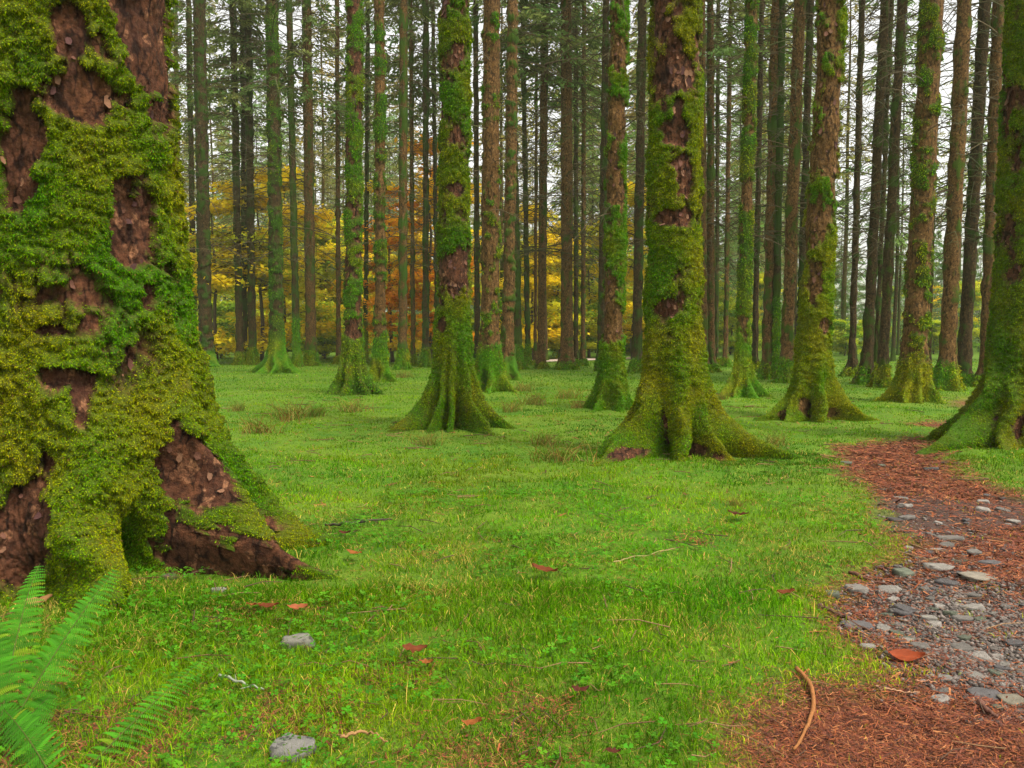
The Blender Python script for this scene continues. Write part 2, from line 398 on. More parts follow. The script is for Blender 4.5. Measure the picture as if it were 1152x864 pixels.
def flakes(P, Q, ms, n, org, seed, sc=1.):
    rg = np.random.default_rng(seed); A = P[Q[:, 0]]; B = P[Q[:, 1]]; C = P[Q[:, 3]]
    nr = np.cross(B - A, C - A); ar = np.linalg.norm(nr, axis=1); nr = nr / (ar[:, None] + 1e-12)
    mm = ms[Q].mean(1); W = A + org; fac = (-(W[:, 0]) * nr[:, 0] - W[:, 1] * nr[:, 1]) / np.linalg.norm(W[:, :2], axis=1)
    wgt = ar * (mm < .42) * (A[:, 2] > .25) * (A[:, 2] < 1.5 + .4 * org[1]) * (fac > -.2)
    if wgt.sum() <= 0: return None
    G = Geo()
    for k in rg.choice(len(Q), n, p=wgt / wgt.sum()):
        nn = nr[k]; up = np.array([0, 0, 1.]) - nn * nn[2]; up /= np.linalg.norm(up); sd_ = np.cross(up, nn); w_ = rg.uniform(.010, .034) * sc; h = w_ * rg.uniform(.7, 2.2); cu = rg.uniform(.2, .9); m_ = 6
        a = np.arange(m_) * 2 * PI / m_ + rg.random(); rr = rg.uniform(.65, 1.1, m_)
        e = [A[k] + sd_ * w_ * math.cos(x) * r_ + up * h * math.sin(x) * r_ + nn * (.004 + w_ * cu * max(0, -math.sin(x + rg.normal() * .4)) ** 1.5) for x, r_ in zip(a, rr)]
        V = np.array([A[k] + nn * .003] + e); c = np.array([(.11, .042, .026), (.14, .055, .032), (.20, .095, .05), (.07, .026, .022)][rg.integers(0, 4)]) * rg.uniform(.7, 1.2)
        G.add(V, None, [(0, i + 1, (i + 1) % m_ + 1) for i in range(m_)], c)
    return G

def mk_tree(name, label, px, py, wpx, pxtop, flare_px, moss=.5, skirt=.8, bark='tan', lod=0, hue=.3, roots=None, hollows=(), patches=(), seed=1, H=None, group=None, nfr=0, fsize=.03, disp=None, dback=None, moss_hi=0, side=0, flare=None):
    rg = np.random.default_rng(1000 + seed)
    g = gpt(px, py); D0 = g[1]
    r = wpx / 2 / F * D0
    D = D0 + (dback if dback is not None else r * 1.6)
    r = wpx / 2 / F * D
    base = at(px, py, D); base[2] = 0
    top = at(pxtop, 0, D)
    lean = math.atan2(top[0] - base[0], top[2])
    if H is None: H = max(10, 1.5 + .375 * D + 6)
    root = empty(name, base); root.rotation_euler = (0, lean, 0)
    reach = max(.05, (flare_px / F * D - r * 1.12))
    if roots is None:
        nr = rg.integers(5, 8); a0 = rg.uniform(0, 2 * PI)
        roots = [(a0 + k * 2 * PI / nr + rg.uniform(-.25, .25), reach * rg.uniform(.7, 1.15), rg.uniform(.2, .36) * min(1.3, .6 + r * 1.6), rg.uniform(.24, .38)) for k in range(nr)]
    def mossf(th, z, ps, P):
        n1 = fbm(ps * np.array([2.6, 2.6, 1.5]), 4, seed + 20); n2 = fbm(ps * np.array([8, 8, 6]), 3, seed + 24)
        b = moss - .5 + moss_hi * z / 5
        sk = sstep(skirt * 1.35, skirt * .7, z + .35 * n1)
        n3 = fbm(ps * np.array([2.2, 2.2, 5.5]), 3, seed + 27) if lod < 2 else 0
        v = .5 + b + n1 * .85 + n2 * .35 + .75 * sk + n3 * .7 * (1 - sk)
        if side: v = v + .35 * side * np.cos(th)
        return v
    nth, nz = {0: (44, 110), 1: (120, 300), 2: (260, 470), 3: (640, 560)}[lod]
    dp = disp if disp is not None else {0: .45, 1: .55, 2: .75, 3: 1}[lod]
    V, Q, ms, tone, cl = trunk_geo(r * 1.06, .78, H, nth, nz, roots, hollows, flare or ((.38, .62) if lod else (.25, .4)), mossf, dp, seed, base, patches, hue, pw={0: 1.5, 1: 1.6, 2: 1.55, 3: 1.75}[lod], thc=(-PI / 2 if lod == 3 else None))
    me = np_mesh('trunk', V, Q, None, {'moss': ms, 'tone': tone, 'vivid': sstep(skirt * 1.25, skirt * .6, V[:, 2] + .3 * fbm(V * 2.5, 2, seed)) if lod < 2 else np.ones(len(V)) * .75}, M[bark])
    tr = link('trunk', me, root)
    if lod >= 2:
        fg = flakes(V, Q, ms, 70 if lod == 2 else 60, base, seed + 5, 1.25 if lod == 2 else .9)
        if fg: link('bark_flakes', fg.mesh('bark_flakes', M['wood'], False), root)['kind'] = 'stuff'
    if nfr:
        v, q, c = fronds(V, Q, ms, tone, cl, nfr, fsize, base, seed, zmax=1.5 + .40 * D if lod else skirt * 1.1)
        link('moss', np_mesh('moss', v, q, None, {'tint': c}, M['frond'], False), root)['kind'] = 'stuff'
    tag(root, label, 'tree', group or 'tall mossy spruces of the wood')
    EXCL.append((base[0], base[1], r * 1.2))
    return root, D, r, base

# --- the huge near tree at the left edge
g0 = (-2.96, 5.95)
near_roots = [(-.24, .80, .44, .17), (math.atan2(.62, 1.69), .72, .40, .15), (math.atan2(-.80, .50), .40, .55, .33),
              (math.atan2(-.9, -.55), .45, .5, .36), (2.9, .8, .4, .35), (1.6, .7, .4, .35), (.15, .3, .35, .2)]
near_hollows = [(-.60, .10, .75, .17, .26), (-PI / 2 - .22, .22, .33, .14, .3), (-PI / 2 - .3, .95, .07, .08, .05)]
near_patches = [(140, 18, 26, 44, 1.8), (168, 45, 44, 85, 2.), (85, 108, 30, 22, 1.3), (18, 150, 18, 40, .9), (65, 30, 14, 24, .8), (140, 250, 22, 48, 1.4), (192, 165, 13, 34, 1.3), (155, 322, 8, 14, 1.2), (62, 418, 24, 9, 1.1), (85, 440, 10, 26, .9),
                (195, 498, 12, 30, 1.5), (212, 520, 16, 32, 1.5), (232, 532, 16, 34, 1.4), (250, 556, 13, 26, 1.3), (214, 575, 10, 28, 1.3), (272, 582, 9, 18, 1.2), (298, 606, 9, 14, 1.1), (232, 622, 24, 26, 1.5), (18, 600, 34, 46, 1.5), (45, 545, 10, 40, 1.0), (50, 370, 16, 6, .9), (318, 640, 12, 11, 1.3), (285, 570, 6, 20, 1.1), (312, 606, 6, 16, 1.1), (338, 626, 6, 12, 1.0), (345, 590, 20, 12, 1.2), (10, 190, 14, 30, 1.0)]
# px 75 at its base; radius set through a width of 232 px
root0, D0_, r0_, b0_ = mk_tree('spruce_tree', 'huge moss-covered spruce at the left edge with one long sprawling root', 75, 672, 226, 70, 300, moss=.80, skirt=.9, bark='red', lod=3, hue=.42,
        roots=near_roots, hollows=near_hollows, patches=near_patches, seed=3, H=9, nfr=560000, fsize=.0125, dback=.85, flare=(.36, .62))

G1 = 'tall mossy spruces of the wood'
mk_tree('spruce_tree', 'thick mossy spruce right of centre with purple bare bark patches and spreading roots', 757, 517, 51, 760, 96, moss=.62, skirt=1.3, bark='red', lod=2, hue=.55, seed=4, nfr=150000, fsize=.019,
        roots=[(-PI / 2 - .95, .75, .30, .26), (-PI / 2 + .02, .30, .42, .34), (-.33, .95, .26, .25), (PI + .25, .62, .3, .28), (.5, .5, .3, .3), (1.6, .5, .3, .3), (2.5, .5, .3, .3), (-PI / 2 + .75, .35, .30, .22)],
        hollows=[(-PI / 2 - .42, .08, .42, .2, .18), (-PI / 2 + .42, .1, .42, .15, .22)],
        patches=[(765, 80, 20, 22, 1.4), (760, 52, 8, 10, 1), (762, 148, 15, 16, 1.5), (772, 195, 10, 22, 1.3), (758, 243, 20, 10, 1.2), (752, 345, 14, 9, 1.4), (765, 120, 6, 10, 1), (735, 235, 6, 12, 1.2),
                 (712, 475, 7, 10, 1.3), (748, 480, 5, 26, 1.2), (705, 508, 12, 9, 1.2), (785, 508, 12, 12, 1.2), (850, 520, 16, 5, 1.4)])
mk_tree('spruce_tree', 'mossy spruce left of centre standing on arched octopus-like roots', 509, 482, 30, 512, 62, moss=.62, skirt=1.5, bark='red', lod=2, hue=.30, seed=5, nfr=80000, fsize=.024,
        roots=[(-PI / 2 - 1.05, .60, .32, .20), (-PI / 2 - .38, .40, .36, .15), (-PI / 2 + .02, .36, .40, .15), (-PI / 2 + .62, .68, .36, .17), (-.30, .60, .32, .2), (PI + .10, .5, .28, .2), (1.2, .5, .3, .3), (2.2, .5, .3, .3)],
        hollows=[(-PI / 2 - .70, .08, .5, .14, .24), (-PI / 2 + .30, .08, .55, .14, .28), (-PI/2 + .98, .08, .45, .12, .2), (-PI / 2 - .18, .05, .25, .07, .3)],
        patches=[(510, 212, 9, 8, 1.5), (508, 305, 9, 26, 1.4), (522, 300, 6, 30, 1.2), (497, 365, 6, 10, 1.4), (527, 90, 4, 22, 1.1), (480, 468, 9, 8, 1.4), (533, 474, 9, 6, 1.2), (512, 50, 6, 5, 1)])
mk_tree('spruce_tree', 'leaning spruce beside the path with pale peeling bark and tan upper trunk', 911, 473, 29, 936, 48, moss=.40, skirt=2.4, bark='tan', lod=2, hue=.5, seed=6, nfr=60000, fsize=.024, side=.5,
        roots=[(-PI / 2 - .9, .35, .34, .3), (-PI / 2 + .1, .30, .34, .3), (-.45, .72, .24, .2), (PI + .2, .55, .22, .22), (.7, .4, .3, .3), (2.0, .4, .3, .3)],
        hollows=[(-PI / 2 - .35, .12, .36, .16, .2), (-PI / 2 + .55, .1, .34, .16, .18)],
        patches=[(928, 130, 12, 50, 1.0), (922, 175, 12, 26, 1.3), (920, 245, 7, 7, 1.2), (912, 315, 8, 26, 1.0), (925, 365, 9, 10, 1.3), (893, 468, 10, 8, 1.5), (905, 455, 6, 10, 1.2), (937, 462, 6, 8, 1.2)])
mk_tree('spruce_tree', 'heavily mossed spruce at the right edge where the path bends', 1147, 506, 56, 1166, 100, moss=.72, skirt=1.6, bark='red', lod=2, hue=.35, seed=7, nfr=120000, fsize=.020,
        roots=[(PI + .30, .95, .36, .24), (-PI / 2 - .75, .35, .4, .3), (-PI / 2 + .1, .35, .4, .3), (-.6, .7, .3, .3), (.6, .6, .3, .3), (1.8, .6, .3, .3), (2.7, .6, .3, .3)],
        hollows=[(-PI / 2 - .02, .12, .22, .16, .2)],
        patches=[(1132, 130, 7, 30, 1.4), (1122, 250, 6, 50, 1.1), (1145, 480, 8, 22, 1.5), (1120, 478, 7, 10, 1.2), (1118, 465, 5, 8, 1.1), (1128, 90, 5, 10, 1)])
mk_tree('spruce_tree', 'mossy spruce with tan upper trunk standing just left of the thick central one', 688, 462, 20, 696, 27, moss=.50, skirt=1.35, bark='tan', lod=2, hue=.15, seed=8, nfr=36000, fsize=.027, side=.6,
        patches=[(693, 130, 14, 20, 1.2), (688, 365, 12, 24, 1.5), (690, 215, 12, 14, 1.0), (692, 60, 10, 18, 1.2)])
mk_tree('spruce_tree', 'straight brown spruce with swollen green base beyond the path bend', 1026, 453, 25, 1049, 33, moss=.30, skirt=.85, bark='tan', lod=1, hue=.6, seed=9, nfr=12000, fsize=.045, moss_hi=.05,
        hollows=[(-PI / 2 + .1, .12, .25, .22, .3)])
mk_tree('spruce_tree', 'slim bright green mossy spruce between the two thick right-hand trunks', 834, 446, 12.5, 846, 25, moss=.75, skirt=2.2, bark='tan', lod=1, hue=.35, seed=10, nfr=10000, fsize=.045, patches=[(840, 220, 9, 14, 1.3), (832, 370, 9, 26, 1.2)])
mk_tree('spruce_tree', 'dark green mossy spruce with star-shaped roots left of the octopus-rooted one', 397, 444, 17, 399, 29, moss=.66, skirt=1.3, bark='red', lod=1, hue=.12, seed=11, nfr=14000, fsize=.042,
        roots=[(-PI / 2 - .9, .42, .4, .24), (-PI / 2 - .2, .36, .4, .24), (-PI / 2 + .7, .45, .3, .24), (-.2, .45, .3, .25), (PI, .35, .3, .25), (1.5, .3, .3, .3)], patches=[(397, 372, 10, 10, 1.2), (410, 438, 5, 5, 1.3)])
mk_tree('spruce_tree', 'bare tan spruce with hollow mossy foot close behind the octopus-rooted trunk', 551, 441, 20, 553, 29, moss=.22, skirt=1.15, bark='tan', lod=1, hue=.2, seed=12, nfr=12000, fsize=.042, hollows=[(-PI / 2 - .5, .25, .35, .25, .28)])
mk_tree('spruce_tree', 'tan spruce half hidden behind the bare tan one with hollow foot', 571, 428, 13, 577, 17, moss=.30, skirt=.7, bark='tan', lod=1, hue=.2, seed=13)
mk_tree('spruce_tree', 'mossy spruce with a tan band and dark arched foot near the star-rooted one', 428, 430, 12, 427, 18, moss=.45, skirt=1.2, bark='tan', lod=1, hue=.15, seed=14, nfr=6000, fsize=.05, hollows=[(-PI / 2 + .1, .2, .3, .3, .22)], patches=[(427, 332, 9, 22, 1.3)])
mk_tree('spruce_tree', 'dark green spruce on wide surface roots with a tan band at mid height', 312, 420, 14, 306, 27, moss=.58, skirt=1.3, bark='dark', lod=1, hue=.12, seed=15, nfr=7000, fsize=.05)
mk_tree('spruce_tree', 'dark spruce nearest to the huge left trunk with bare twiggy limbs', 232, 413, 14, 224, 12, moss=.35, skirt=.7, bark='dark', lod=1, hue=.1, seed=16)
MID = [  # px, py, width, pxtop, flare, moss, skirt, bark, hue, label
 (350, 412, 11, 345, 10, .30, .7, 'tan', .2, 'brown spruce with forked foot just right of the wide-rooted dark one'),
 (334, 413, 6.5, 325, 7, .65, 2, 'dark', .2, 'thin green spruce pole between the wide-rooted dark trunk and a brown one'),
 (270, 411, 7.5, 262, 7, .30, .6, 'dark', .3, 'left trunk of three close slim spruces before the yellow leaves'),
 (276, 410, 5, 272, 5, .45, .6, 'dark', .2, 'thin dark middle trunk of three close slim spruces before the yellow leaves'),
 (284, 411, 8, 279, 8, .40, .8, 'dark', .4, 'right trunk of three close slim spruces before the yellow leaves'),
 (203, 404, 5, 197, 5, .4, .6, 'tan', .4, 'slim spruce showing just past the edge of the huge left trunk'),
 (219, 407, 6, 212, 6, .4, .6, 'dark', .4, 'slim spruce touching the left side of the dark twiggy trunk'),
 (381, 410, 5, 379, 6, .2, .4, 'tan', .3, 'thin brown spruce just left of the star-rooted mossy trunk'),
 (411, 408, 4, 414, 4, .6, 2, 'dark', .3, 'thin green pole in the gap right of the star-rooted trunk'),
 (453, 416, 9, 454, 11, .5, .8, 'tan', .2, 'patchy green and tan spruce left of the orange foliage'),
 (465, 412, 4.5, 462, 5, .3, .5, 'tan', .3, 'thin brown spruce at the left fringe of the orange foliage'),
 (479, 413, 6.5, 479, 11, .5, .8, 'dark', .15, 'dark spruce with mossy foot in front of the orange foliage'),
 (492, 410, 4.5, 487, 5, .4, .5, 'dark', .15, 'thin dark spruce peeping from behind the octopus-rooted trunk'),
 (537, 413, 6, 535, 6, .3, .4, 'dark', .2, 'thin dark spruce in the narrow gap left of the bare tan trunk'),
 (583, 416, 8, 575, 10, .6, .9, 'dark', .12, 'dark green spruce right of the pair of tan trunks'),
 (594, 411, 5, 588, 5, .6, .9, 'dark', .12, 'thinner dark green spruce right of the pair of tan trunks'),
 (609, 415, 9, 613, 9, .15, .25, 'tan', .3, 'brown spruce standing left of the pale road glimpse'),
 (602, 411, 3.5, 604, 4, .1, .2, 'tan', .3, 'very thin brown spruce left of the pale road glimpse'),
 (638, 416, 13, 637, 14, .15, .3, 'tan', .25, 'sturdy brown spruce with round moss boot right of the pale road'),
 (648, 412, 5, 648, 6, .35, .3, 'dark', .25, 'thin spruce pressed against the moss-booted brown one'),
 (656, 412, 5, 657, 7, .2, .3, 'tan', .3, 'lone thin brown spruce right of the moss-booted one'),
 (676, 418, 8, 682, 8, .3, .4, 'dark', .15, 'dark spruce half hidden behind the tan-topped mossy trunk'),
 (716, 420, 10, 723, 12, .25, .5, 'dark', .2, 'brown spruce in the gap left of the thick purple-patched trunk'),
 (791, 420, 9, 789, 10, .3, .3, 'tan', .3, 'brown spruce close behind the right side of the purple-patched trunk'),
 (800, 419, 8, 799, 9, .3, .3, 'tan', .3, 'second brown spruce right of the purple-patched trunk'),
 (806, 411, 4, 808, 4, .5, .3, 'dark', .3, 'thin greenish pole behind the brown pair right of the purple-patched trunk'),
 (816, 413, 5, 822, 6, .2, .4, 'tan', .3, 'thin lone brown spruce left of the slim bright green trunk'),
 (849, 419, 6, 857, 8, .2, .4, 'dark', .3, 'thin brown spruce hugging the right side of the slim bright green trunk'),
 (862, 427, 10, 873, 13, .30, .5, 'tan', .3, 'brown left trunk of the pair between the green slim and leaning ones'),
 (872, 427, 6.5, 880, 8, .75, 2.5, 'dark', .2, 'green right trunk of the pair between the green slim and leaning ones'),
 (884, 431, 13, 900, 16, .15, .7, 'tan', .3, 'warm tan spruce directly left of the leaning peeling trunk'),
 (899, 424, 8, 912, 8, .4, .5, 'dark', .2, 'dark spruce behind the left side of the leaning peeling trunk'),
 (958, 424, 7, 970, 12, .12, .35, 'dark', .3, 'lone dark spruce against the bright gap right of the leaning trunk'),
 (974, 433, 10.5, 996, 16, .15, .45, 'dark', .3, 'left and stoutest of three close spruces by the bright gap'),
 (985, 424, 5, 1003, 6, .45, .5, 'dark', .3, 'thin green middle one of three close spruces by the bright gap'),
 (992, 436, 10, 1015, 13, .28, .6, 'dark', .3, 'right and greenest of three close spruces by the bright gap'),
 (1044, 430, 5, 1056, 5, .3, .4, 'dark', .3, 'thin spruce behind the swollen green-based brown trunk'),
 (1064, 440, 16, 1085, 21, .22, .7, 'tan', .35, 'brown spruce right of the swollen green-based trunk'),
 (1083, 434, 13, 1108, 14, .15, .3, 'dark', .3, 'dark brown spruce left of the mossed right-edge trunk'),
 (1108, 436, 13, 1124, 16, .15, .3, 'tan', .3, 'pinkish brown spruce partly hidden by the mossed right-edge trunk'),
]
mids = []
for k, (px, py, wd, pt, fl, ms_, sk, bk, hu, lab) in enumerate(MID):
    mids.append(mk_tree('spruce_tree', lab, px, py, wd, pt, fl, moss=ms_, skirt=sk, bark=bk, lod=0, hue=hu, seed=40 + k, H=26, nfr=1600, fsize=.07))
M0 = [o for o in COL.objects if o.get('category') == 'tree']

# ------------------------------------------------------------------ branches and crowns
BROWN = np.array([.13, .085, .035])
def dead_mesh(seed, z0, z1, nb, Lmax, needles=0.0, rad=.016, tw=9, bc=(.065, .046, .02)):
    rg = np.random.default_rng(seed); G = Geo()
    for k in range(nb):
        z = z0 + (z1 - z0) * (k + rg.random()) / nb
        a = rg.uniform(0, 2 * PI); L = Lmax * rg.uniform(.45, 1.0); up = rg.uniform(-.25, .40)
        s = np.linspace(0, 1, 6)
        out_ = L * s; zz_ = z + L * (up * s - rg.uniform(.15, .55) * s ** 2)
        wob = np.cumsum(rg.normal(0, .03, 6)) * L * .4
        pts = np.stack([np.cos(a) * out_ - np.sin(a) * wob, np.sin(a) * out_ + np.cos(a) * wob, zz_], 1)
        c = np.array(bc) * rg.uniform(.6, 1.3) * (np.array([.8, 1.25, .8]) if rg.random() < .3 else 1)
        G.tube(pts, np.linspace(rad, rad * .35, 6) * rg.uniform(.7, 1.3), 3, c, False)
        for q in range(int(tw)):
            f = rg.uniform(.25, 1.0); p = np.array([np.interp(f, s, pts[:, m_]) for m_ in range(3)])
            aa = a + rg.choice([-1, 1]) * rg.uniform(.5, 1.1); l = L * rg.uniform(.12, .35) * (1.15 - f * .6)
            e = p + np.array([math.cos(aa) * l, math.sin(aa) * l, l * rg.uniform(-.6, .15)])
            mid_ = (p + e) / 2 + np.array([0, 0, l * .06])
            G.tube([p, mid_, e], np.array([rad * .4, rad * .3, rad * .15]), 3, c, False)
    return G
def crown_mesh(seed, z0, z1, rmax, nb, green, per=52):
    rg = np.random.default_rng(seed); G = Geo()
    PV = []; PC = []
    for k in range(nb):
        f = (k + rg.random()) / nb; z = z0 + (z1 - z0) * f
        a = rg.uniform(0, 2 * PI); L = rmax * (1 - f) ** .75 * rg.uniform(.55, 1.1) + .3
        s = np.linspace(0, 1, 5); dr = rg.uniform(.1, .45)
        pts = np.stack([np.cos(a) * L * s, np.sin(a) * L * s, z + L * (.12 * s - dr * s ** 2)], 1)
        G.tube(pts, np.linspace(.03, .008, 5), 3, BROWN, False)
        n = int(per * (.4 + L / rmax))
        t = rg.uniform(.22, 1.03, n); p = np.stack([np.interp(t, s, pts[:, m_]) for m_ in range(3)], 1)
        lat = rg.normal(0, .26, n) * L * .55 * (1.1 - t * .5); p += np.stack([-np.sin(a) * lat, np.cos(a) * lat, -np.abs(lat) * .35 - rg.random(n) * .25], 1)
        ang = a + rg.normal(0, .7, n); l = rg.uniform(.10, .30, n)[:, None]; wd = rg.uniform(.025, .06, n)[:, None]
        d = np.stack([np.cos(ang), np.sin(ang), -rg.uniform(.1, 1.1, n)], 1); d /= np.linalg.norm(d, axis=1)[:, None]
        sd_ = np.cross(d, rg.normal(size=(n, 3))); sd_ /= np.linalg.norm(sd_, axis=1)[:, None]
        PV.append(np.stack([p - sd_ * wd, p + sd_ * wd, p + d * l + sd_ * wd * .6, p + d * l - sd_ * wd * .6], 1).reshape(-1, 3))
        PC.append(np.repeat(np.array(green) * rg.uniform(.6, 1.5, (n, 1)) * np.array([rg.uniform(.8, 1.4), 1, 1]), 4, 0))
    V = np.concatenate(PV); G.add(V, np.arange(len(V)).reshape(-1, 4), None, np.concatenate(PC))
    return G
DEAD = [dead_mesh(200 + k, 4.2, 21, 100, 3.3, rad=.021).mesh('dead_branches', M['twig']) for k in range(4)]
LIVE = [crown_mesh(220 + k, [11.5, 13.5, 12.5, 14.5][k], 27, 2.6, 90, (.11, .17, .035)).mesh('crown', M['needle'], False) for k in range(4)]
for k, (root, D, r, base) in enumerate(mids + []):
    d = link('dead_branches', DEAD[k % 4], root); d.rotation_euler[2] = random.uniform(0, 6.28); s = random.uniform(.75, 1.15) * (.7 if r < .14 else 1)
    d.scale = (s, s, random.uniform(.85, 1.1)); d['kind'] = 'stuff'
    if D > 34 and k % 2 == 0:
        c = link('crown', LIVE[(k * 3) % 4], root); c.rotation_euler[2] = random.uniform(0, 6.28); s = random.uniform(.8, 1.1); c.scale = (s, s, 1.0)
DEADN = [dead_mesh(300 + k, 3.6 + .8 * k, 16, 34, 2.4, rad=.014, tw=8).mesh('dead_branches', M['twig']) for k in range(2)]
for k, o in enumerate(M0[5:14]):
    d = link('dead_branches', (DEADN if o.location.y < 30 else DEAD)[k % 2], o); d.rotation_euler[2] = random.uniform(0, 6.28); d['kind'] = 'stuff'

# far spruces: a few kinds copied as whole trees
def far_proto(k):
    rg = np.random.default_rng(400 + k); G = Geo()
    H = 29; r = [.12, .155, .10, .18][k]
    z = np.concatenate([[-.2, 0, .15, .4, .9], np.linspace(2, H, 16)]); rr = r * (1 - .85 * np.clip(z / H, 0, 1)) * (1 + .9 * np.exp(-np.maximum(z, 0) / .25))
    pts = np.stack([.05 * np.sin(z * .5 + k), .05 * np.cos(z * .4 + k), z], 1); G.tube(pts, rr, 10)
    V = np.concatenate(G.V); n = len(V)
    ms_ = np.clip(.45 + .8 * fbm(V * np.array([2, 2, .5]), 3, k) + .5 * (V[:, 2] < .8), 0, 1)
    tone = np.full(n, .45)
    return np_mesh('trunk', V, np.concatenate(G.Q), np.concatenate(G.T), {'moss': ms_, 'tone': tone}, M[['dark', 'tan', 'dark', 'tan'][k]])
FT = [far_proto(k) for k in range(4)]
FL = [crown_mesh(420 + k, [8, 12, 6, 13][k], 29, 2.9, 100, [(.15, .25, .045), (.21, .23, .04), (.15, .26, .06), (.22, .21, .035)][k], 46).mesh('crown', M['needle'], False) for k in range(4)]
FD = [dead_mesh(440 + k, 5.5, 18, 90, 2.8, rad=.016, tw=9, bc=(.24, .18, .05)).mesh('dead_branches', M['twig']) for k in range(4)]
YL = crown_mesh(460, 1.0, 13, 2.8, 110, (.14, .25, .075), 60).mesh('crown', M['needle'], False)
rg = np.random.default_rng(21)
def far_label(px, y):
    where = ('left of the wide-rooted dark spruce' if px < 312 else 'between the wide-rooted and octopus-rooted spruces' if px < 509 else 'between the octopus-rooted and purple-patched spruces' if px < 757 else 'between the purple-patched and leaning spruces' if px < 911 else 'right of the leaning peeling spruce')
    how = 'distant slim spruce' if y < 85 else 'very distant thin spruce'
    return '%s seen %s' % (how, where), '%s %s' % ('distant spruces' if y < 85 else 'farthest spruces', where)
def far_tree(x, y, k, s, label, group, open_=False):
    root = empty('spruce_tree', (x, y, 0), rg.uniform(0, 6.28)); root.scale = (s, s, s * rg.uniform(.9, 1.1))
    link('trunk', FT[k], root); link('crown', FL[k], root)
    if not open_: link('dead_branches', FD[k], root)['kind'] = 'stuff'
    tag(root, label, 'tree', group); return root
cnt = 0; placed = []
tries = 0
while cnt < 112 and tries < 6000:
    tries += 1
    y = 46 + 95 * rg.random() ** 1.25; px = rg.uniform(90, 1220)
    x = (px - CX) / F * y
    if px > 900 and y > 62 and rg.random() < .85: continue
    if 945 < px < 1110 and rg.random() < .75: continue
    if 605 < px < 635 and y > 60: continue
    if y < 70 and px < 730 and rg.random() < .6: continue
    if y < 58 and px < 560: continue
    if any((x - a) ** 2 + (y - b_) ** 2 < 2.6 ** 2 for a, b_ in placed): continue
    placed.append((x, y))
    far_tree(x, y, int(rg.integers(0, 4)), rg.uniform(.85, 1.1), *far_label(px, y)); cnt += 1
# young pale green spruces in the bright clearing
for k, (px, Y_, s) in enumerate([(945, 66, .62), (985, 74, .75), (1012, 64, .55), (1040, 78, .8), (1062, 68, .62), (1100, 72, .75), (1130, 66, .7), (925, 80, .8), (870, 72, .6), (820, 70, .55), (800, 85, .75), (1165, 80, .9), (900, 95, 1.0), (960, 98, .9), (1000, 104, 1.), (1050, 100, 1.), (1085, 92, .9), (1120, 100, 1.1), (1150, 96, 1.), (865, 100, 1.), (930, 110, 1.), (1025, 116, 1.1), (840, 92, .9), (780, 100, 1.)] + [(150 + q_ * 17.3, 102 + (q_ * 37) % 44, 1.0 + (q_ % 4) * .12) for q_ in range(42)]):
    root = empty('young_spruce', ((px - CX) / F * Y_, Y_, 0), k * 1.3); root.scale = (s, s, s)
    link('trunk', FT[2], root).scale = (.6, .6, .45); link('crown', YL, root)
    tag(root, 'pale green young spruce in the bright clearing beyond the right-hand trunks' if px > 780 else 'low-branched pale spruce closing the view at the far back of the wood', 'tree', 'young spruces in the clearing' if px > 780 else 'low spruces closing the back of the wood')

# autumn broadleaf trees behind the trunks
def beech(seed, H, W, cols, n=11000, z0=.7, ls=.125):
    rg = np.random.default_rng(seed); G = Geo()
    z = np.linspace(-.1, H * .9, 9); G.tube(np.stack([np.cumsum(rg.normal(0, .06, 9)), np.cumsum(rg.normal(0, .06, 9)), z], 1), np.linspace(.12, .02, 9), 6, (.07, .05, .03))
    tips = []
    for k in range(30):
        zz_ = rg.uniform(z0, H * .95); a = rg.uniform(0, 2 * PI); L = W * rg.uniform(.4, 1) * math.sqrt(max(.1, 1 - ((zz_ - H * .4) / (H * .62)) ** 2))
        s = np.linspace(0, 1, 5); p = np.stack([np.cos(a) * L * s, np.sin(a) * L * s, zz_ + L * (.30 * s - .18 * s * s)], 1)
        G.tube(p, np.linspace(.04, .01, 5), 4, (.06, .045, .03), False); tips.append((p, a, L))
    LG = Geo(); m_ = n // 30
    for p, a, L in tips:
        t = rg.uniform(.2, 1.1, m_); q = np.stack([np.interp(t, np.linspace(0, 1, 5), p[:, c_]) for c_ in range(3)], 1)
        q += np.stack([rg.normal(0, .45, m_), rg.normal(0, .45, m_), rg.normal(-.05, .14, m_)], 1) * (W / 3)
        u = rg.normal(size=(m_, 3)); u[:, 2] *= .35; u /= np.linalg.norm(u, axis=1)[:, None]
        v = np.cross(u, rg.normal(size=(m_, 3)) * .4 + np.array([0, 0, 1])); v /= np.linalg.norm(v, axis=1)[:, None]
        l = ls * rg.uniform(.6, 1.3, (m_, 1))
        V = np.stack([q - u * l, q - v * l * .6, q + u * l, q + v * l * .6], 1).reshape(-1, 3)
        w_ = rg.random((m_, 1)); base = np.array(cols[rg.integers(0, len(cols))]); c2 = np.array(cols[rg.integers(0, len(cols))])
        C = (base * (1 - w_ * .5) + c2 * w_ * .5) * rg.uniform(.75, 1.25, (m_, 1))
        LG.add(V, np.arange(m_ * 4).reshape(-1, 4), None, np.repeat(C, 4, 0))
    return G.mesh('trunk', M['twig']), LG.mesh('crown', M['leaf'], False)
YEL, ORG, YG, GRN = (.88, .66, .012), (.90, .40, .012), (.55, .58, .02), (.17, .33, .02)
B = {'yellow': [beech(500 + k, 9.5, 3.0, [YEL, YEL, YG]) for k in range(2)], 'orange': [beech(510 + k, 10, 2.6, [ORG, ORG, YEL]) for k in range(2)],
     'lime': [beech(520 + k, 8.5, 3.0, [YG, YG, YEL, GRN]) for k in range(2)], 'green': [beech(530 + k, 4.5, 3.0, [GRN, YG], z0=.2) for k in range(2)]}
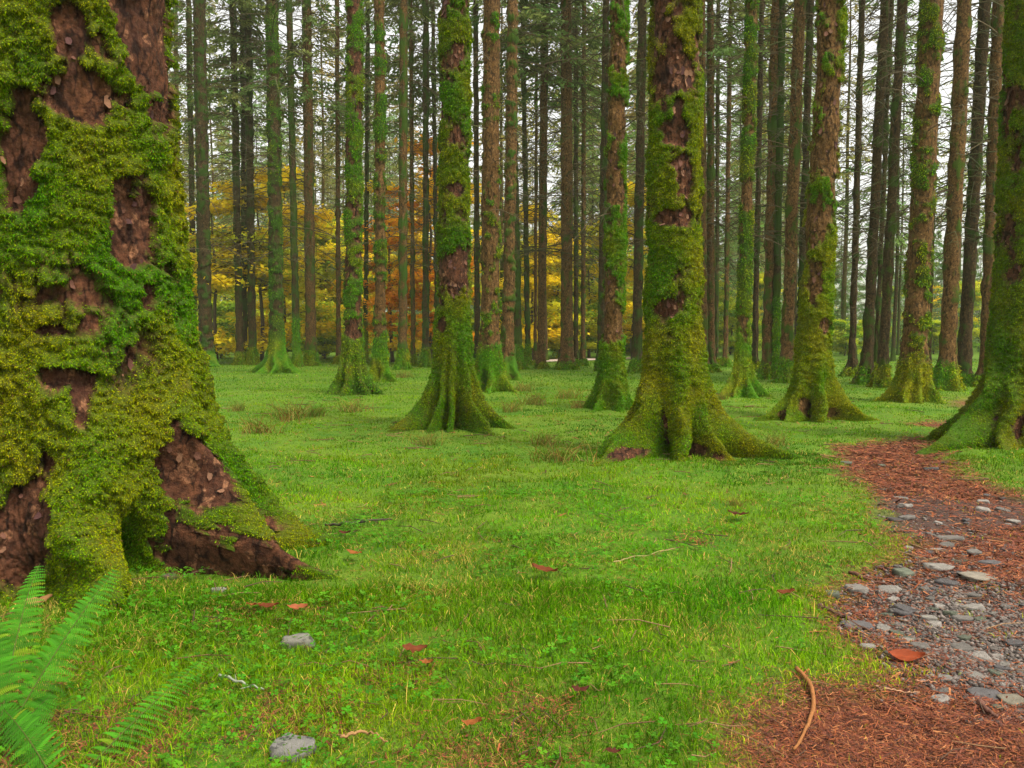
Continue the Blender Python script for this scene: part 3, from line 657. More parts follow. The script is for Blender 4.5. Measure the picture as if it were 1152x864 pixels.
BEE = [('yellow', 243, 50, 1.05, 'golden beech glowing left of the three close slim spruces'), ('lime', 225, 56, 1.0, 'lime green beech next to the huge left trunk'),
       ('yellow', 296, 52, 1.12, 'tallest golden beech, behind the wide-rooted dark spruce'), ('yellow', 322, 56, 1.25, 'golden-orange beech right of the wide-rooted dark spruce'),
       ('lime', 362, 54, 1.05, 'yellow-green beech between the brown spruce and star-rooted one'), ('lime', 265, 62, 1.0, 'yellow-green beech low behind the three slim spruces'), ('orange', 441, 54, 1.05, 'orange beech left of the patchy green and tan spruce'),
       ('orange', 484, 53, 1.3, 'brightest orange beech left of the octopus-rooted trunk'), ('yellow', 465, 60, .95, 'golden beech low behind the patchy spruce'), ('yellow', 600, 58, 1.05, 'leafy golden beech above the pale road glimpse'),
       ('lime', 588, 62, 1.0, 'lime beech left of the pale road glimpse'), ('yellow', 628, 60, .95, 'golden beech right of the pale road glimpse'), ('lime', 662, 56, .95, 'lime beech behind the lone thin brown spruce'), ('yellow', 712, 60, 1.2, 'golden beech in the slit left of the purple-patched trunk'),
       ('yellow', 400, 64, .9, 'golden beech far behind the star-rooted spruce'), ('green', 640, 52, .8, 'low green bush under the orange and golden leaves'), ('green', 365, 52, .75, 'low green bush behind the brown forked-foot spruce'),
       ('green', 820, 62, .8, 'low green bush behind the slim bright green trunk'), ('green', 515, 56, .8, 'low green bush behind the octopus-rooted trunk'), ('green', 250, 54, .75, 'low green bush left of the three slim spruces'),
       ('green', 735, 60, .9, 'low green bush behind the purple-patched trunk'), ('lime', 800, 66, .7, 'small lime beech behind the second brown spruce'), ('lime', 1085, 70, .7, 'small lime beech beyond the right-hand brown trunks'), ('yellow', 1045, 76, .6, 'small golden beech in the bright clearing')]
FARB = [('lime', 210, 74, 1.15), ('yellow', 262, 80, 1.2), ('lime', 305, 72, 1.1), ('yellow', 345, 84, 1.3), ('lime', 385, 78, 1.2), ('lime', 425, 74, 1.1), ('yellow', 455, 88, 1.3), ('lime', 500, 76, 1.2), ('yellow', 535, 84, 1.2), ('lime', 570, 78, 1.2), ('yellow', 615, 90, 1.0),
        ('lime', 645, 80, 1.15), ('yellow', 680, 86, 1.2), ('lime', 712, 78, 1.2), ('lime', 755, 82, 1.1), ('lime', 800, 90, 1.0), ('lime', 850, 84, .9), ('lime', 905, 92, .9), ('lime', 1000, 96, .8), ('lime', 1120, 90, .9)]
BEE += [(a, b_, c, d, 'far hazy beech with pale autumn leaves closing the view between the spruces') for a, b_, c, d in FARB]
BEE += [('green', p_, 58 + (p_ * 7) % 24, .55 + (p_ % 5) * .07, 'low hazy green bush on the far edge of the wood floor') for p_ in (205, 290, 330, 405, 440, 470, 560, 590, 670, 700, 770, 795, 845, 880, 905, 935, 950, 975, 1000, 1020, 1050, 1075, 1100, 1130)]
for k, (c_, px, Y_, s, lab) in enumerate(BEE):
    if c_ in ('yellow', 'orange') and Y_ < 66: Y_ *= .86; s *= .9
    root = empty('bush' if c_ == 'green' else 'beech_tree', ((px - CX) / F * Y_, Y_, 0), k * 2.1); root.scale = (s, s, s)
    a_, b_ = B[c_][k % 2]; link('trunk', a_, root); link('crown', b_, root); tag(root, lab, 'bush' if c_ == 'green' else 'tree', 'low bushes on the far edge' if c_ == 'green' else 'autumn trees behind the spruces')

# ------------------------------------------------------------------ grass
def blades(n, D0, D1, L, W, seed, dens_p=2.0, lean=.55, straw=.08):
    rg = np.random.default_rng(seed)
    u = rg.random(n)
    D = D0 * (D1 / D0) ** u if abs(dens_p - 2) < .01 else np.sqrt(D0 ** 2 + u * (D1 ** 2 - D0 ** 2))
    x = rg.uniform(-1, 1, n) * (.62 * D + .8); y = D
    pmk = path_mask(x, y); keep = rg.random(n) > np.minimum(pmk * (1.25 - .42 * sstep(.05, .4, fbm(P2(x, y, 1.9), 3, 44)) * (y > 3.9)), .985)
    for (ex, ey, er) in EXCL: keep &= (x - ex) ** 2 + (y - ey) ** 2 > er * er
    pt = fbm(P2(x, y, .8), 3, 40); keep &= rg.random(n) < np.clip(.9 + .8 * pt, .35, 1)
    x, y = x[keep], y[keep]; n = len(x); pt = pt[keep]; pmk = pmk[keep]
    z = height(x, y)
    pat = fbm(P2(x, y, .55), 3, 41); pat2 = fbm(P2(x, y, 2.5), 3, 42)
    a = rg.uniform(0, 2 * PI, n) + 1.2 * pat2; tilt = np.abs(rg.normal(0, lean, n)) + .15
    tilt = np.minimum(tilt, 1.45)
    l = L * rg.uniform(.5, 1.35, n) * np.clip(1 + .8 * pat2, .45, 1.7) * (y / y.min()) ** .12 * (1 - .4 * pmk)
    wd = W * rg.uniform(.6, 1.4, n) * (y / y.min()) ** .95
    ps = np.clip(straw + .45 * np.clip(fbm(P2(x, y, 1.1), 3, 43), 0, 1) * (y < 9), 0, .6); st = rg.random(n) < ps
    tilt[st] = np.clip(tilt[st] * 1.4 + .4, 0, 1.5); l[st] *= 1.5
    dx, dy = np.cos(a), np.sin(a)
    fa = rg.uniform(0, PI, n); sx, sy = np.cos(fa), np.sin(fa)
    b0 = np.stack([x, y, z - .004], 1); sv_ = np.stack([sx, sy, 0 * sx], 1) * wd[:, None] * .5
    m1 = b0 + np.stack([dx * l * .5 * np.sin(tilt * .6), dy * l * .5 * np.sin(tilt * .6), l * .5 * np.cos(tilt * .6)], 1)
    t2 = np.minimum(tilt * 1.6, 2.1)
    tp = m1 + np.stack([dx * l * .5 * np.sin(t2), dy * l * .5 * np.sin(t2), l * .5 * np.cos(t2)], 1)
    tp[:, 2] = np.maximum(tp[:, 2], z + .002)
    V = np.stack([b0 - sv_, b0 + sv_, m1 + sv_ * .8, m1 - sv_ * .8, tp], 1).reshape(-1, 3)
    k = np.arange(n)[:, None] * 5
    Q = k + np.array([0, 1, 2, 3]); T = k + np.array([3, 2, 4])
    g1 = np.array([.026, .120, .001]); g2 = np.array([.125, .245, .001]); g3 = np.array([.24, .28, .006])
    w1 = np.clip(.5 + .9 * pat + rg.normal(0, .28, n), 0, 1)[:, None]; w2 = np.clip(pmk * 1.5 + .15 * (rg.random(n)), 0, 1)[:, None]
    C = g1 * (1 - w1) + g2 * w1; C = C * (1 - w2) + g3 * w2; C[:, 2] *= .7
    C = C * (1 + .40 * np.clip(fbm(P2(x, y, .9), 3, 47), -1, 1) + .35 * np.clip(fbm(P2(x, y, .28), 2, 49), -1, 1))[:, None] * np.clip(np.stack([1 + .5 * fbm(P2(x, y, .5), 3, 48), np.ones(len(x)), np.ones(len(x))], 1), .6, 1.5); C[st] = np.array([.32, .23, .045]) * rg.uniform(.6, 1.3, (st.sum(), 1))
    C *= rg.uniform(.5, 1.45, (n, 1))
    return V, Q, T, np.repeat(C, 5, 0)
Gr = Geo()
for args in [(160000, 2.4, 5.2, .056, .0021, 61, 0, .9, .07), (200000, 4.8, 11, .045, .0033, 62, 2, .9, .05), (190000, 10, 24, .036, .0065, 63, 2, .9, .03), (90000, 23, 52, .05, .016, 64, 2, .7, .02)]:
    V, Q, T, C = blades(*args); Gr.add(V, Q, T, C)
o = link('grass', Gr.mesh('grass', M['blade'], False)); tag(o, 'short green grass with straw-coloured blades covering the wood floor', 'grass', kind='stuff')

# wood sorrel / clover: three-lobed leaves on short stalks
def clover(n, seed):
    rg = np.random.default_rng(seed); D = np.sqrt(2.6 ** 2 + rg.random(n) * (8.5 ** 2 - 2.6 ** 2)); x = rg.uniform(-1, 1, n) * (.62 * D + .3); y = D
    f = fbm(P2(x, y, 1.3), 3, 70) + .55 * np.exp(-((x + 1.4) / .7) ** 2 - ((y - 4.3) / .7) ** 2) + .35 * np.exp(-((x - .15) / .5) ** 2 - ((y - 4.2) / .35) ** 2)
    keep = (f > .12) & (path_mask(x, y) < .3); x, y = x[keep], y[keep]; n = len(x)
    z = height(x, y) + rg.uniform(.02, .065, n); G = Geo(); s = rg.uniform(.008, .017, n)
    Vs = []; a0 = rg.uniform(0, 2 * PI, n); tl = rg.normal(0, .25, (n, 2))
    for k in range(3):
        a = a0 + k * 2 * PI / 3; u = np.stack([np.cos(a), np.sin(a)], 1); v = np.stack([-np.sin(a), np.cos(a)], 1)
        P = [np.zeros((n, 2)), u * s[:, None] * .8 + v * s[:, None] * .65, u * s[:, None] * 1.25, u * s[:, None] * .8 - v * s[:, None] * .65]
        for p in P: Vs.append(np.stack([x + p[:, 0], y + p[:, 1], z + p[:, 0] * tl[:, 0] + p[:, 1] * tl[:, 1] + (0 if p is P[0] else 1) * s * .2], 1))
    V = np.stack(Vs, 1).reshape(-1, 3); Q = (np.arange(n)[:, None, None] * 12 + np.arange(3)[None, :, None] * 4 + np.array([0, 1, 2, 3])).reshape(-1, 4)
    C = np.array([.060, .21, .006]) * rg.uniform(.7, 1.6, (n, 1)) * np.stack([rg.uniform(.8, 1.5, n), np.ones(n), np.ones(n)], 1)
    return np_mesh('clover', V, Q, None, {'tint': np.repeat(C, 12, 0)}, M['leaf'], False)
o = link('clover', clover(26000, 71)); tag(o, 'three-lobed green wood sorrel leaves among the grass', 'ground cover', kind='stuff')

# needle litter on the path and under the trees
def litter(n, seed):
    rg = np.random.default_rng(seed); D = 2.6 * (16 / 2.6) ** rg.random(n); x = rg.uniform(-.95, 1, n) * (.62 * D + .5); y = D
    pk = path_mask(x, y)
    for c, rx, ry in MUD: pk = pk * (1 - .72 * sstep(1.3, .6, np.hypot((x - c[0]) / rx, (y - c[1]) / ry) + .3 * fbm(P2(x, y, 2.), 3, 5)))
    for (qx, qy, rr) in [(120, 835, .45), (330, 800, .3), (-20, 780, .4), (430, 760, .2), (600, 800, .25), (780, 610, .15), (300, 690, .3), (560, 850, .3)]:
        q = gpt(qx, qy); pk = np.maximum(pk, .45 * sstep(1.4, .4, np.hypot(x - q[0], y - q[1]) / rr + .8 * fbm(P2(x, y, 3.), 3, 6)))
    keep = rg.random(n) < np.clip(pk + .02, 0, 1); x, y = x[keep], y[keep]; n = len(x)
    a = rg.uniform(0, 2 * PI, n); l = rg.uniform(.005, .020, n) * (y / 3) ** .5; wd = rg.uniform(.0007, .0016, n) * (y / 3) ** 1.0
    big = rg.random(n) < .03; l[big] *= 2; wd[big] *= 2
    z = height(x, y) + rg.uniform(.003, .016, n); tz = rg.normal(0, .2, n) * l
    u = np.stack([np.cos(a) * l, np.sin(a) * l, tz], 1); v = np.stack([-np.sin(a) * wd, np.cos(a) * wd, wd * .3], 1); c = np.stack([x, y, z], 1)
    V = np.stack([c - u - v, c - u + v, c + u + v, c + u - v], 1).reshape(-1, 3)
    cols = np.array([(.12, .032, .015), (.21, .058, .018), (.065, .022, .013), (.30, .115, .04), (.15, .036, .016)])
    C = cols[rg.choice(5, n, p=[.3, .25, .2, .1, .15])] * rg.uniform(.7, 1.3, (n, 1))
    return np_mesh('needle_litter', V, np.arange(n * 4).reshape(-1, 4), None, {'tint': np.repeat(C, 4, 0)}, M['litter'], False)
o = link('needle_litter', litter(520000, 81)); tag(o, 'red-brown needle litter carpeting the path', 'needle litter', kind='stuff')

# ------------------------------------------------------------------ stones
def stone_mesh(seed, rx, ry, rz, col, name='stone'):
    rg = np.random.default_rng(seed); n, m_ = 20, 12
    u = np.linspace(0, 2 * PI, n, endpoint=False); v = np.linspace(-PI / 2, PI / 2, m_)
    U, Vv = np.meshgrid(u, v); x = np.cos(Vv) * np.cos(U); y = np.cos(Vv) * np.sin(U); z = np.sin(Vv)
    P = np.stack([x.ravel(), y.ravel(), z.ravel()], 1); P = np.sign(P) * np.abs(P) ** .62
    P *= (1 + .28 * noise(P * 1.3, seed) + .10 * noise(P * 3.5, seed + 3))[:, None]
    P[:, 2] = np.clip(P[:, 2], -1, .72 + .1 * noise(P * 2, seed + 5)); P *= np.array([rx, ry, rz])
    i, j = np.meshgrid(np.arange(m_ - 1), np.arange(n), indexing='ij'); j2 = (j + 1) % n
    Q = np.stack([i * n + j, i * n + j2, (i + 1) * n + j2, (i + 1) * n + j], -1).reshape(-1, 4)
    C = np.array(col) * (1 + .25 * noise(P / max(rx, ry) * 2, seed + 7))[:, None]
    return np_mesh(name, P, Q, None, {'tint': C}, M['stone'])
GREY, SLATE, PALE, GRNS, DKST = (.125, .11, .095), (.085, .076, .074), (.20, .18, .155), (.10, .11, .075), (.05, .042, .036)
SP = [  # px, py, width px, aspect, colour, label
 (333, 727, 42, .62, (.16, .15, .12), 'brown-grey rounded stone in the grass below the long root'), (326, 855, 56, .6, (.15, .14, .125), 'grey-brown stone cut by the bottom edge of the view'),
 (245, 667, 20, .6, PALE, 'small pale stone at the mouth of the root hollow'), (189, 652, 18, .8, (.10, .07, .05), 'dark brown lump against the foot of the huge trunk'),
 (1018, 641, 24, .65, GRNS, 'rounded greenish stone at the left side of the path'), (1058, 639, 34, .35, PALE, 'long flat pale stone right of the rounded greenish one'), (1070, 606, 34, .32, GREY, 'wide flat stone in the middle of the path'),
 (1141, 776, 34, .5, (.14, .12, .085), 'large brown stone near the lower right edge'), (1113, 771, 44, .3, SLATE, 'long flat slate beside the large brown stone'), (1097, 680, 26, .45, PALE, 'pale oval stone in the stony band'),
 (1097, 623, 18, .6, GREY, 'blocky grey stone right of the wide flat one'), (1116, 634, 30, .3, SLATE, 'thin dark slab behind the stony band'), (1107, 561, 15, .45, PALE, 'pale pebble alone on the dark mud'),
 (1141, 584, 17, .5, PALE, 'pale pebble at the right edge of the dark mud'), (1007, 584, 20, .4, DKST, 'dark wet slab in the small pile by the grass'), (1021, 580, 20, .45, GREY, 'grey slab on the right of the small pile'), (1019, 570, 17, .5, PALE, 'upper pale slab of the small pile'), (1014, 559, 18, .4, GREY, 'topmost grey stone of the small pile by the grass'),
 (967, 697, 38, .28, SLATE, 'long narrow slate lying at the grass edge'), (1105, 650, 46, .22, (.2, .17, .13), 'long sunken slab across the path'), (1047, 686, 20, .55, PALE, 'round pale stone left in the stony band'), (1085, 689, 24, .45, GREY, 'grey oval stone beside the pale oval one')]
SG = 'stones on and beside the path'
for k, (px, py, wd, asp, col, lab) in enumerate(SP):
    g = gpt(px, py); D = g[1]; rx = wd / 2 / F * D * .88; rz = rx * asp * .8; o = link('stone', stone_mesh(600 + k, rx, rx * random.uniform(.65, .9), rz, col), loc=(g[0], g[1] + rx * .3, hz(g[0], g[1]) + rz * .35))
    o.rotation_euler = (random.uniform(-.1, .1), random.uniform(-.1, .1), random.uniform(-.4, .4)); tag(o, lab, 'stone', SG)
STM = [stone_mesh(640 + k, 1, random.uniform(.6, .95), random.uniform(.3, .6), [GREY, SLATE, PALE, GRNS, (.26, .23, .2), GREY][k % 6]) for k in range(12)]
small = [(1042, 655), (1066, 651), (963, 656), (936, 661), (1106, 573), (1128, 570), (1049, 667), (1019, 675), (993, 696), (1009, 699), (976, 721), (1082, 716), (1035, 718), (1141, 713), (1096, 748), (1120, 743), (1059, 771), (1047, 599), (1064, 612), (1030, 560)]
rg = np.random.default_rng(91)
pts = [(a, b_, rg.uniform(12, 22)) for a, b_ in small]
while len(pts) < 285:                       # a diagonal stony band
    t = rg.random(); px = 985 + 240 * t + rg.normal(0, 30); py = 640 + 130 * t + rg.normal(0, 32)
    if rg.random() < .18: px = rg.uniform(950, 1180); py = rg.uniform(512, 640)
    if py > 800 or px < 930: continue
    g = gpt(px, py)
    if path_mask([g[0]], [g[1]])[0] < .6: continue
    pts.append((px, py, 4 + 9 * rg.random() ** 1.8 + 9 * (rg.random() < .10)))
for k, (px, py, wd) in enumerate(pts):
    g = gpt(px, py); s = wd / 2 / F * g[1] * min(1.15, max(.75, 6 / g[1]))
    o = link('stone', STM[k % 12], loc=(g[0], g[1], hz(g[0], g[1]) + s * .12)); o.scale = (s, s, s * random.uniform(.7, 1.1)); o.rotation_euler = (random.uniform(-.15, .15), random.uniform(-.15, .15), random.uniform(0, 6.28))
    kd = ['mid-grey', 'dark slate', 'pale', 'greenish', 'brownish', 'grey angular'][k % 12 % 6]
    tag(o, 'small flat %s stone among many like it bedded in the red needle path' % kd, 'stone', 'small %s stones bedded in the path' % kd)
# gravel chips
def gravel(n, seed):
    rg = np.random.default_rng(seed); t = rg.random(n); px = 985 + 230 * t + rg.normal(0, 45, n); py = 640 + 120 * t + rg.normal(0, 38, n)
    G_ = np.array([gpt(a, b_) for a, b_ in zip(px, py)]); keep = (path_mask(G_[:, 0], G_[:, 1]) > .5) & (py < 800); G_ = G_[keep]; n = len(G_)
    s = .005 + .016 * rg.random(n) ** 2.5; z = height(G_[:, 0], G_[:, 1])
    oc = np.array([(1, 0, 0), (0, 1, 0), (-1, 0, 0), (0, -1, 0), (0, 0, .5), (0, 0, -.5)], float)
    V = oc[None] * s[:, None, None] * rg.uniform(.6, 1.4, (n, 6, 1)); a = rg.uniform(0, 6.28, n); ca, sa = np.cos(a)[:, None], np.sin(a)[:, None]
    V = np.stack([V[..., 0] * ca - V[..., 1] * sa, V[..., 0] * sa + V[..., 1] * ca, V[..., 2]], -1) + np.stack([G_[:, 0], G_[:, 1], z + s * .2], 1)[:, None]
    T = np.array([(0, 1, 4), (1, 2, 4), (2, 3, 4), (3, 0, 4), (1, 0, 5), (2, 1, 5), (3, 2, 5), (0, 3, 5)])
    T = (np.arange(n)[:, None, None] * 6 + T[None]).reshape(-1, 3)
    C = np.array([.125, .10, .085]) * rg.uniform(.35, 1.6, (n, 1)) * np.array([1, 1, 1]) 
    return np_mesh('gravel', V.reshape(-1, 3), None, T, {'tint': np.repeat(C, 6, 0)}, M['stone'], False)
o = link('gravel', gravel(20000, 93)); tag(o, 'grey gravel chips scattered between the path stones', 'gravel', kind='stuff')

# ------------------------------------------------------------------ sticks, leaves
def stick(px_pts, rad, col, label, lift=.012, name='stick', forks=0, seed=0):
    rg = np.random.default_rng(seed); P = np.array([gpt(a, b_) for a, b_ in px_pts]); k = np.linspace(0, 1, len(P)); kk = np.linspace(0, 1, 18)
    Q_ = np.stack([np.interp(kk, k, P[:, c_]) for c_ in range(2)], 1)
    for _ in range(3): Q_[1:-1] = (Q_[:-2] + 2 * Q_[1:-1] + Q_[2:]) / 4
    z = height(Q_[:, 0], Q_[:, 1]) + lift + rad * .5 + .004 * rg.normal(size=18); c = Q_.mean(0); G = Geo()
    pts_ = np.column_stack([Q_ - c, z]); G.tube(pts_, rad * (1.1 - .6 * kk) * rg.uniform(.85, 1.2, 18), 7, np.array(col))
    for f in range(forks):
        i_ = int(rg.integers(4, 15)); a = rg.uniform(0, 6.28); l = rg.uniform(.04, .10)
        G.tube([pts_[i_], pts_[i_] + np.array([math.cos(a) * l, math.sin(a) * l, .015])], [rad * .45, rad * .2], 5, np.array(col))
    o = link(name, G.mesh(name, M['wood']), loc=(c[0], c[1], 0)); return tag(o, label, 'stick', 'sticks lying on the ground')
stick([(896, 755), (905, 762), (917, 780), (914, 803), (905, 825), (893, 846)], .010, (.28, .11, .03), 'curved orange-brown stick between grass and red litter', .02, forks=1)
stick([(366, 590), (395, 592), (420, 590), (441, 587)], .011, (.06, .045, .03), 'dark twig lying right of the long sprawling root', .03, forks=3, seed=2)
stick([(922, 676), (940, 684), (960, 694), (978, 703)], .012, (.10, .05, .03), 'dark brown branch at the grass edge beside the long slate', .01, forks=2, seed=3)
stick([(955, 640), (975, 645), (998, 648), (1010, 653)], .010, (.12, .05, .03), 'rusty twig left of the rounded greenish stone', .008, forks=2, seed=4)
stick([(247, 770), (262, 775), (280, 781), (297, 787)], .006, (.26, .28, .20), 'pale lichen-crusted twig in the grass', .04, forks=2, seed=5)
stick([(985, 768), (1010, 770), (1035, 769)], .004, (.40, .22, .12), 'thin tan twig across the red litter', .012, seed=6)
stick([(1030, 756), (1048, 755), (1062, 757)], .004, (.38, .18, .10), 'short tan twig above the thin one on the litter', .012, seed=7)
stick([(1103, 780), (1108, 788), (1122, 797)], .014, (.13, .055, .035), 'chunk of red-brown wood by the long flat slate', .01, seed=8)
stick([(383, 838), (410, 833), (436, 846)], .006, (.30, .16, .06), 'thin brown twig in the bottom grass', .03, seed=9)
stick([(690, 640), (722, 632), (760, 623)], .0035, (.34, .26, .10), 'dry straw-coloured stalk in the open grass', .05, seed=10)
stick([(180, 610), (200, 600), (225, 592)], .004, (.30, .15, .06), 'fine twig resting in the root hollow', .1, seed=11)

def leaf_mesh(seed, L, W, col):
    rg = np.random.default_rng(seed); n = 9; s = np.linspace(0, 1, n); wd = W * np.sin(PI * s ** .8) ** .8 + .001
    V = []; C = []
    for a, b_ in zip(s, wd):
        for q_, f in ((-1, 1), (-.5, .5), (0, 0), (.5, .5), (1, 1)):
            V.append(((a - .5) * L, q_ * b_ * (1 + .1 * rg.normal()), .25 * W * abs(q_) + .12 * L * (2 * a - 1) ** 2 + .004 * rg.normal())); C.append(np.array(col) * (1.15 if q_ == 0 else rg.uniform(.8, 1.1)))
    Q = [(r * 5 + c_, r * 5 + c_ + 1, r * 5 + c_ + 6, r * 5 + c_ + 5) for r in range(n - 1) for c_ in range(4)]
    me = np_mesh('fallen_leaf', np.array(V), Q, None, {'tint': np.array(C)}, M['leaf']); return me
RUST, ORA, DRK = (.19, .05, .018), (.34, .11, .03), (.11, .03, .018)
for k, (px, py, wd, col, lab) in enumerate([(1020, 733, 34, (.34, .07, .025), 'bright red-orange leaf on the stony edge of the path'), (300, 692, 24, RUST, 'rusty leaf, left of the two under the root tip'), (335, 695, 20, (.40, .12, .05), 'rusty leaf, right of the two under the root tip'),
        (612, 656, 26, RUST, 'rust-brown leaf alone in the open grass'), (466, 750, 26, RUST, 'red-brown leaf in the straw-coloured foreground grass'), (531, 830, 20, ORA, 'orange leaf near the bottom edge of the grass'), (398, 627, 16, ORA, 'small orange leaf right of the root tip'),
        (480, 762, 14, ORA, 'little orange leaf beside the red-brown one'), (388, 606, 14, DRK, 'dark curled leaf near the dark twig'), (830, 588, 20, DRK, 'dark brown leaf in the grass towards the path'), (884, 677, 18, RUST, 'brown leaf close to the grass edge of the path'),
        (690, 858, 16, DRK, 'dark leaf at the bottom middle of the grass'), (652, 787, 20, DRK, 'brown leaf sunk in the dark clover patch'), (285, 690, 14, ORA, 'small orange leaf left of the rusty pair'), (44, 690, 26, (.40, .20, .08), 'tan dead leaf behind the big fern')]):
    g = gpt(px, py); L = wd / F * g[1] * 1.15
    o = link('fallen_leaf', leaf_mesh(700 + k, L, L * .26, col), loc=(g[0], g[1], hz(g[0], g[1]) + (.022 if px > 930 else .06))); o.rotation_euler = (random.uniform(-.1, .35), random.uniform(-.2, .2), random.uniform(-.6, .6))
    tag(o, lab, 'leaf', 'fallen leaves')

def debris(n, seed):
    rg = np.random.default_rng(seed); G = Geo()
    for k in range(n):
        y = 2.8 * (22 / 2.8) ** rg.random(); x = rg.uniform(-1, 1) * (.6 * y + .3); a = rg.uniform(0, 6.28); l = rg.uniform(.03, .16) * (y / 4) ** .4; z = hz(x, y) + rg.uniform(.015, .04)
        b = a + rg.normal() * .3
        G.tube([(x, y, z), (x + l * math.cos(a), y + l * math.sin(a), z + rg.normal() * .01), (x + l * math.cos(a) + l * math.cos(b), y + l * math.sin(a) + l * math.sin(b), z)], np.array([.003, .0025, .0015]) * (y / 4) ** .6, 4, np.array([(.16, .08, .04), (.09, .05, .03), (.26, .15, .07)][rg.integers(0, 3)]), False)
    return G.mesh('twigs', M['wood'])
tag(link('twigs', debris(420, 77)), 'small broken brown twigs strewn through the grass', 'twigs', kind='stuff')

# ------------------------------------------------------------------ dry tufts
def tuft(seed, R_, H_, n, cols):
    rg = np.random.default_rng(seed); G = Geo()
    for k in range(n):
        a = rg.uniform(0, 6.28); b0 = np.array([rg.normal(0, R_ * .25), rg.normal(0, R_ * .15), 0]); L = H_ * rg.uniform(.6, 1.4); sp_ = rg.uniform(.2, .85)
        s = np.linspace(0, 1, 5); pts_ = b0 + np.stack([np.cos(a) * L * sp_ * s ** 1.3, np.sin(a) * L * sp_ * s ** 1.3, L * (s - .55 * sp_ * s ** 2.2)], 1)
        G.tube(pts_, np.linspace(.0055, .002, 5), 3, np.array(cols[rg.integers(0, len(cols))]) * rg.uniform(.7, 1.3), False)
    return G.mesh('dry_tuft', M['blade'], False)
DC = [(.24, .14, .03), (.17, .09, .025), (.26, .22, .05), (.13, .17, .015), (.10, .18, .01)]
TM = [tuft(800 + k, .7, .34, 75, DC) for k in range(4)]
for k, (px, py, s, lab) in enumerate([(292, 488, .9, 'rusty dry tuft nearest to the huge left trunk'), (325, 472, 1.0, 'pale dry tuft left of the star-rooted tree'), (352, 468, .8, 'short brown tuft left of the star-rooted tree'), (395, 462, .9, 'brown tuft in front of the star-rooted tree'), (268, 462, .6, 'small tuft close beside the huge trunk'),
        (628, 520, .75, 'spiky dry tuft left of the purple-patched trunk'), (612, 500, .6, 'thin upright tuft left of the purple-patched trunk'), (868, 502, .6, 'green-brown tuft right of the purple-patched trunk'), (600, 455, .9, 'brown tuft right of the octopus roots'), (575, 462, .7, 'low tuft touching the octopus roots'),
        (640, 448, .9, 'reddish tuft before the tan-topped trunk'), (590, 440, .8, 'reddish tuft behind the octopus roots'), (650, 460, .6, 'small reddish tuft beside the tan-topped trunk foot'), (480, 500, .55, 'tiny tuft under the octopus roots'), (812, 450, .6, 'rusty tuft by the slim bright green trunk'), (455, 425, .8, 'tuft beyond the star-rooted tree'), (828, 570, .3, 'tiny brown tuft in the mid grass')]):
    g = gpt(px, py); o = link('dry_tuft', TM[k % 4], loc=(g[0], g[1], hz(g[0], g[1]))); o.scale = (s * 1.3, s * 1.3, s); o.rotation_euler[2] = k * 1.9; tag(o, lab, 'grass tuft', 'dry tufts in the lawn')

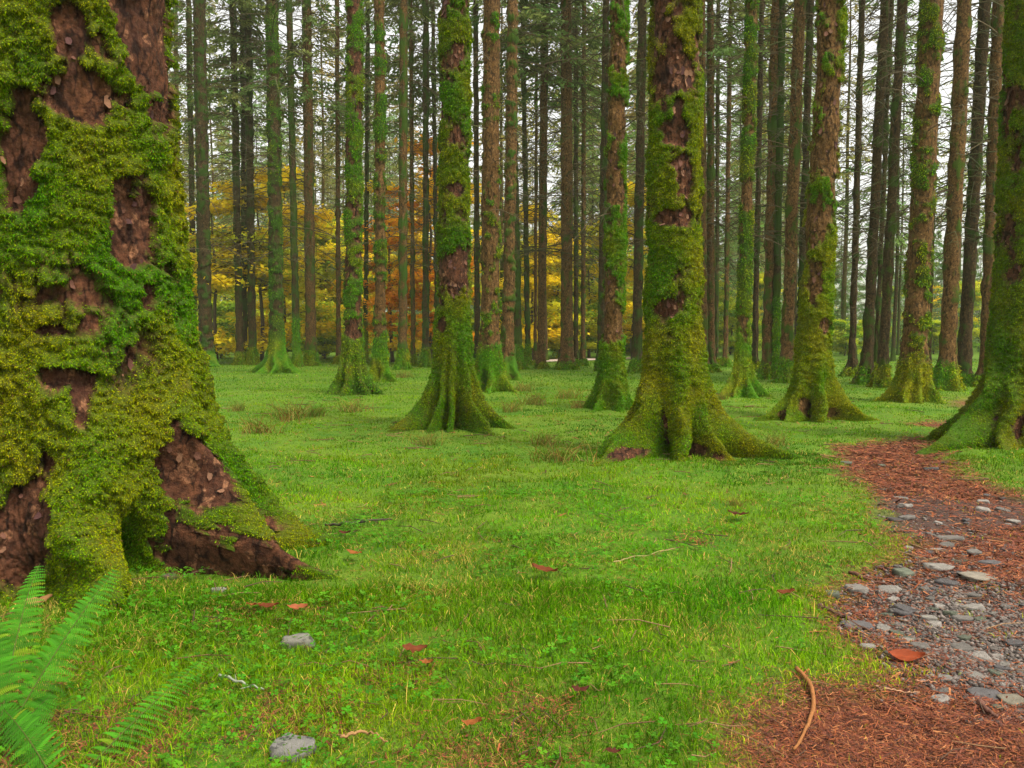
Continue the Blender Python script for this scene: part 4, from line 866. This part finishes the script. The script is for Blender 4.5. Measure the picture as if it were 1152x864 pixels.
# ------------------------------------------------------------------ ferns
def frond_mesh(p0, p1, p2, wmax, seed, col=(.065, .25, .012), npin=26):
    """p0 root, p1 control, p2 tip (local); a rachis with pinnate pinnae"""
    rg = np.random.default_rng(seed); G = Geo(); p0, p1, p2 = map(np.asarray, (p0, p1, p2))
    def bz(t): t = np.asarray(t)[..., None]; return (1 - t) ** 2 * p0 + 2 * t * (1 - t) * p1 + t * t * p2
    def dz(t): d = 2 * (1 - t) * (p1 - p0) + 2 * t * (p2 - p1); return d / np.linalg.norm(d)
    G.tube(bz(np.linspace(0, 1, 16)), np.linspace(.0035, .0008, 16), 5, (.12, .16, .03))
    L = np.linalg.norm(p1 - p0) + np.linalg.norm(p2 - p1)
    tocam = np.array([0., -1., .75])
    for k in range(npin):
        t = .14 + .85 * (k / npin) ** .85; c = bz(t); d = dz(t); w = wmax * min(1, ((t - .08) / .22)) ** .6 * (1 - t) ** .62 * 1.25 + .006
        nrm = tocam - d * (tocam @ d); nrm /= np.linalg.norm(nrm); side = np.cross(d, nrm)
        for sgn in (-1, 1):
            dr = side * sgn * .93 + d * .38 - nrm * .08 + rg.normal(0, .04, 3); dr /= np.linalg.norm(dr); cc = np.array(col) * rg.uniform(.7, 1.35) + (np.array([.12, .02, 0]) if rg.random() < .02 else 0)
            m_ = max(4, int(w / .0065)); s = (np.arange(m_) + .5) / m_
            cen = c + dr * (w * s)[:, None] + np.array([0, 0, -1.]) * (w * .28 * s ** 2)[:, None]
            pv = np.cross(dr, nrm); pv /= np.linalg.norm(pv)
            hw = (w * .15 * (1 - s) ** .6 + .0018)[:, None]; st = w / m_ * .40
            for q_ in (-1, 1):
                tip = cen + pv * q_ * hw + dr * st * .7 - nrm * hw * .15
                V = np.stack([cen - dr * st, tip - dr * st * .9, tip + dr * st * .35, cen + dr * st], 1).reshape(-1, 3)
                G.add(V, np.arange(m_ * 4).reshape(-1, 4), None, cc * rg.uniform(.85, 1.15))
    return G.mesh('frond', M['leaf'], False)
def fern(base_px, fr, label, seed):
    b = gpt(*base_px); b[2] = hz(b[0], b[1]); root = empty('fern', b)
    for k, (tipx, tipy, Y_, ctl, w) in enumerate(fr):
        tip = at(tipx, tipy, Y_) - b; mid = tip * .5; mid[2] = tip[2] * ctl; mid[0] += .03 * (k % 2)
        link('frond', frond_mesh((0, 0, 0), mid, tip, w, seed + k), root)
    tag(root, label, 'fern', 'ferns in the lower left corner')
fern((-5, 852), [(45, 634, 3.5, .8, .095), (133, 638, 3.55, .72, .10), (-12, 690, 3.35, .9, .10), (60, 780, 3.3, .9, .08)], 'big bright green fern in the lower left corner with tall fronds', 900)
fern((70, 905), [(238, 735, 3.75, .95, .09), (165, 835, 3.3, 1.2, .08), (-5, 790, 3.2, 1.1, .10)], 'smaller drooping fern right of the big one in the corner', 920)
fern((1090, 795), [(1112, 785, 4.0, 1.6, .045), (1040, 790, 3.95, 1.6, .045), (1095, 800, 3.75, 1.6, .035)], 'tiny green fern sprig lying on the red litter', 940)

# ------------------------------------------------------------------ haze between the far trunks
m = bpy.data.materials.new('pale air'); m.use_nodes = True; t = m.node_tree; t.nodes.clear()
out = t.nodes.new('ShaderNodeOutputMaterial'); pv = t.nodes.new('ShaderNodeVolumePrincipled'); pv.inputs['Color'].default_value = (.93, 1.0, .66, 1); pv.inputs['Density'].default_value = .0006; pv.inputs['Anisotropy'].default_value = 0
t.links.new(pv.outputs[0], out.inputs['Volume'])
V = np.array([(x, y, z) for z in (-1.6, 45) for y in (-70, 910) for x in (-510, 510)], float)
o = link('haze', np_mesh('haze', V, [(0, 2, 3, 1), (4, 5, 7, 6), (0, 1, 5, 4), (2, 6, 7, 3), (0, 4, 6, 2), (1, 3, 7, 5)], None, None, m, False)); tag(o, 'thin pale air between the far trunks', 'haze', kind='stuff')
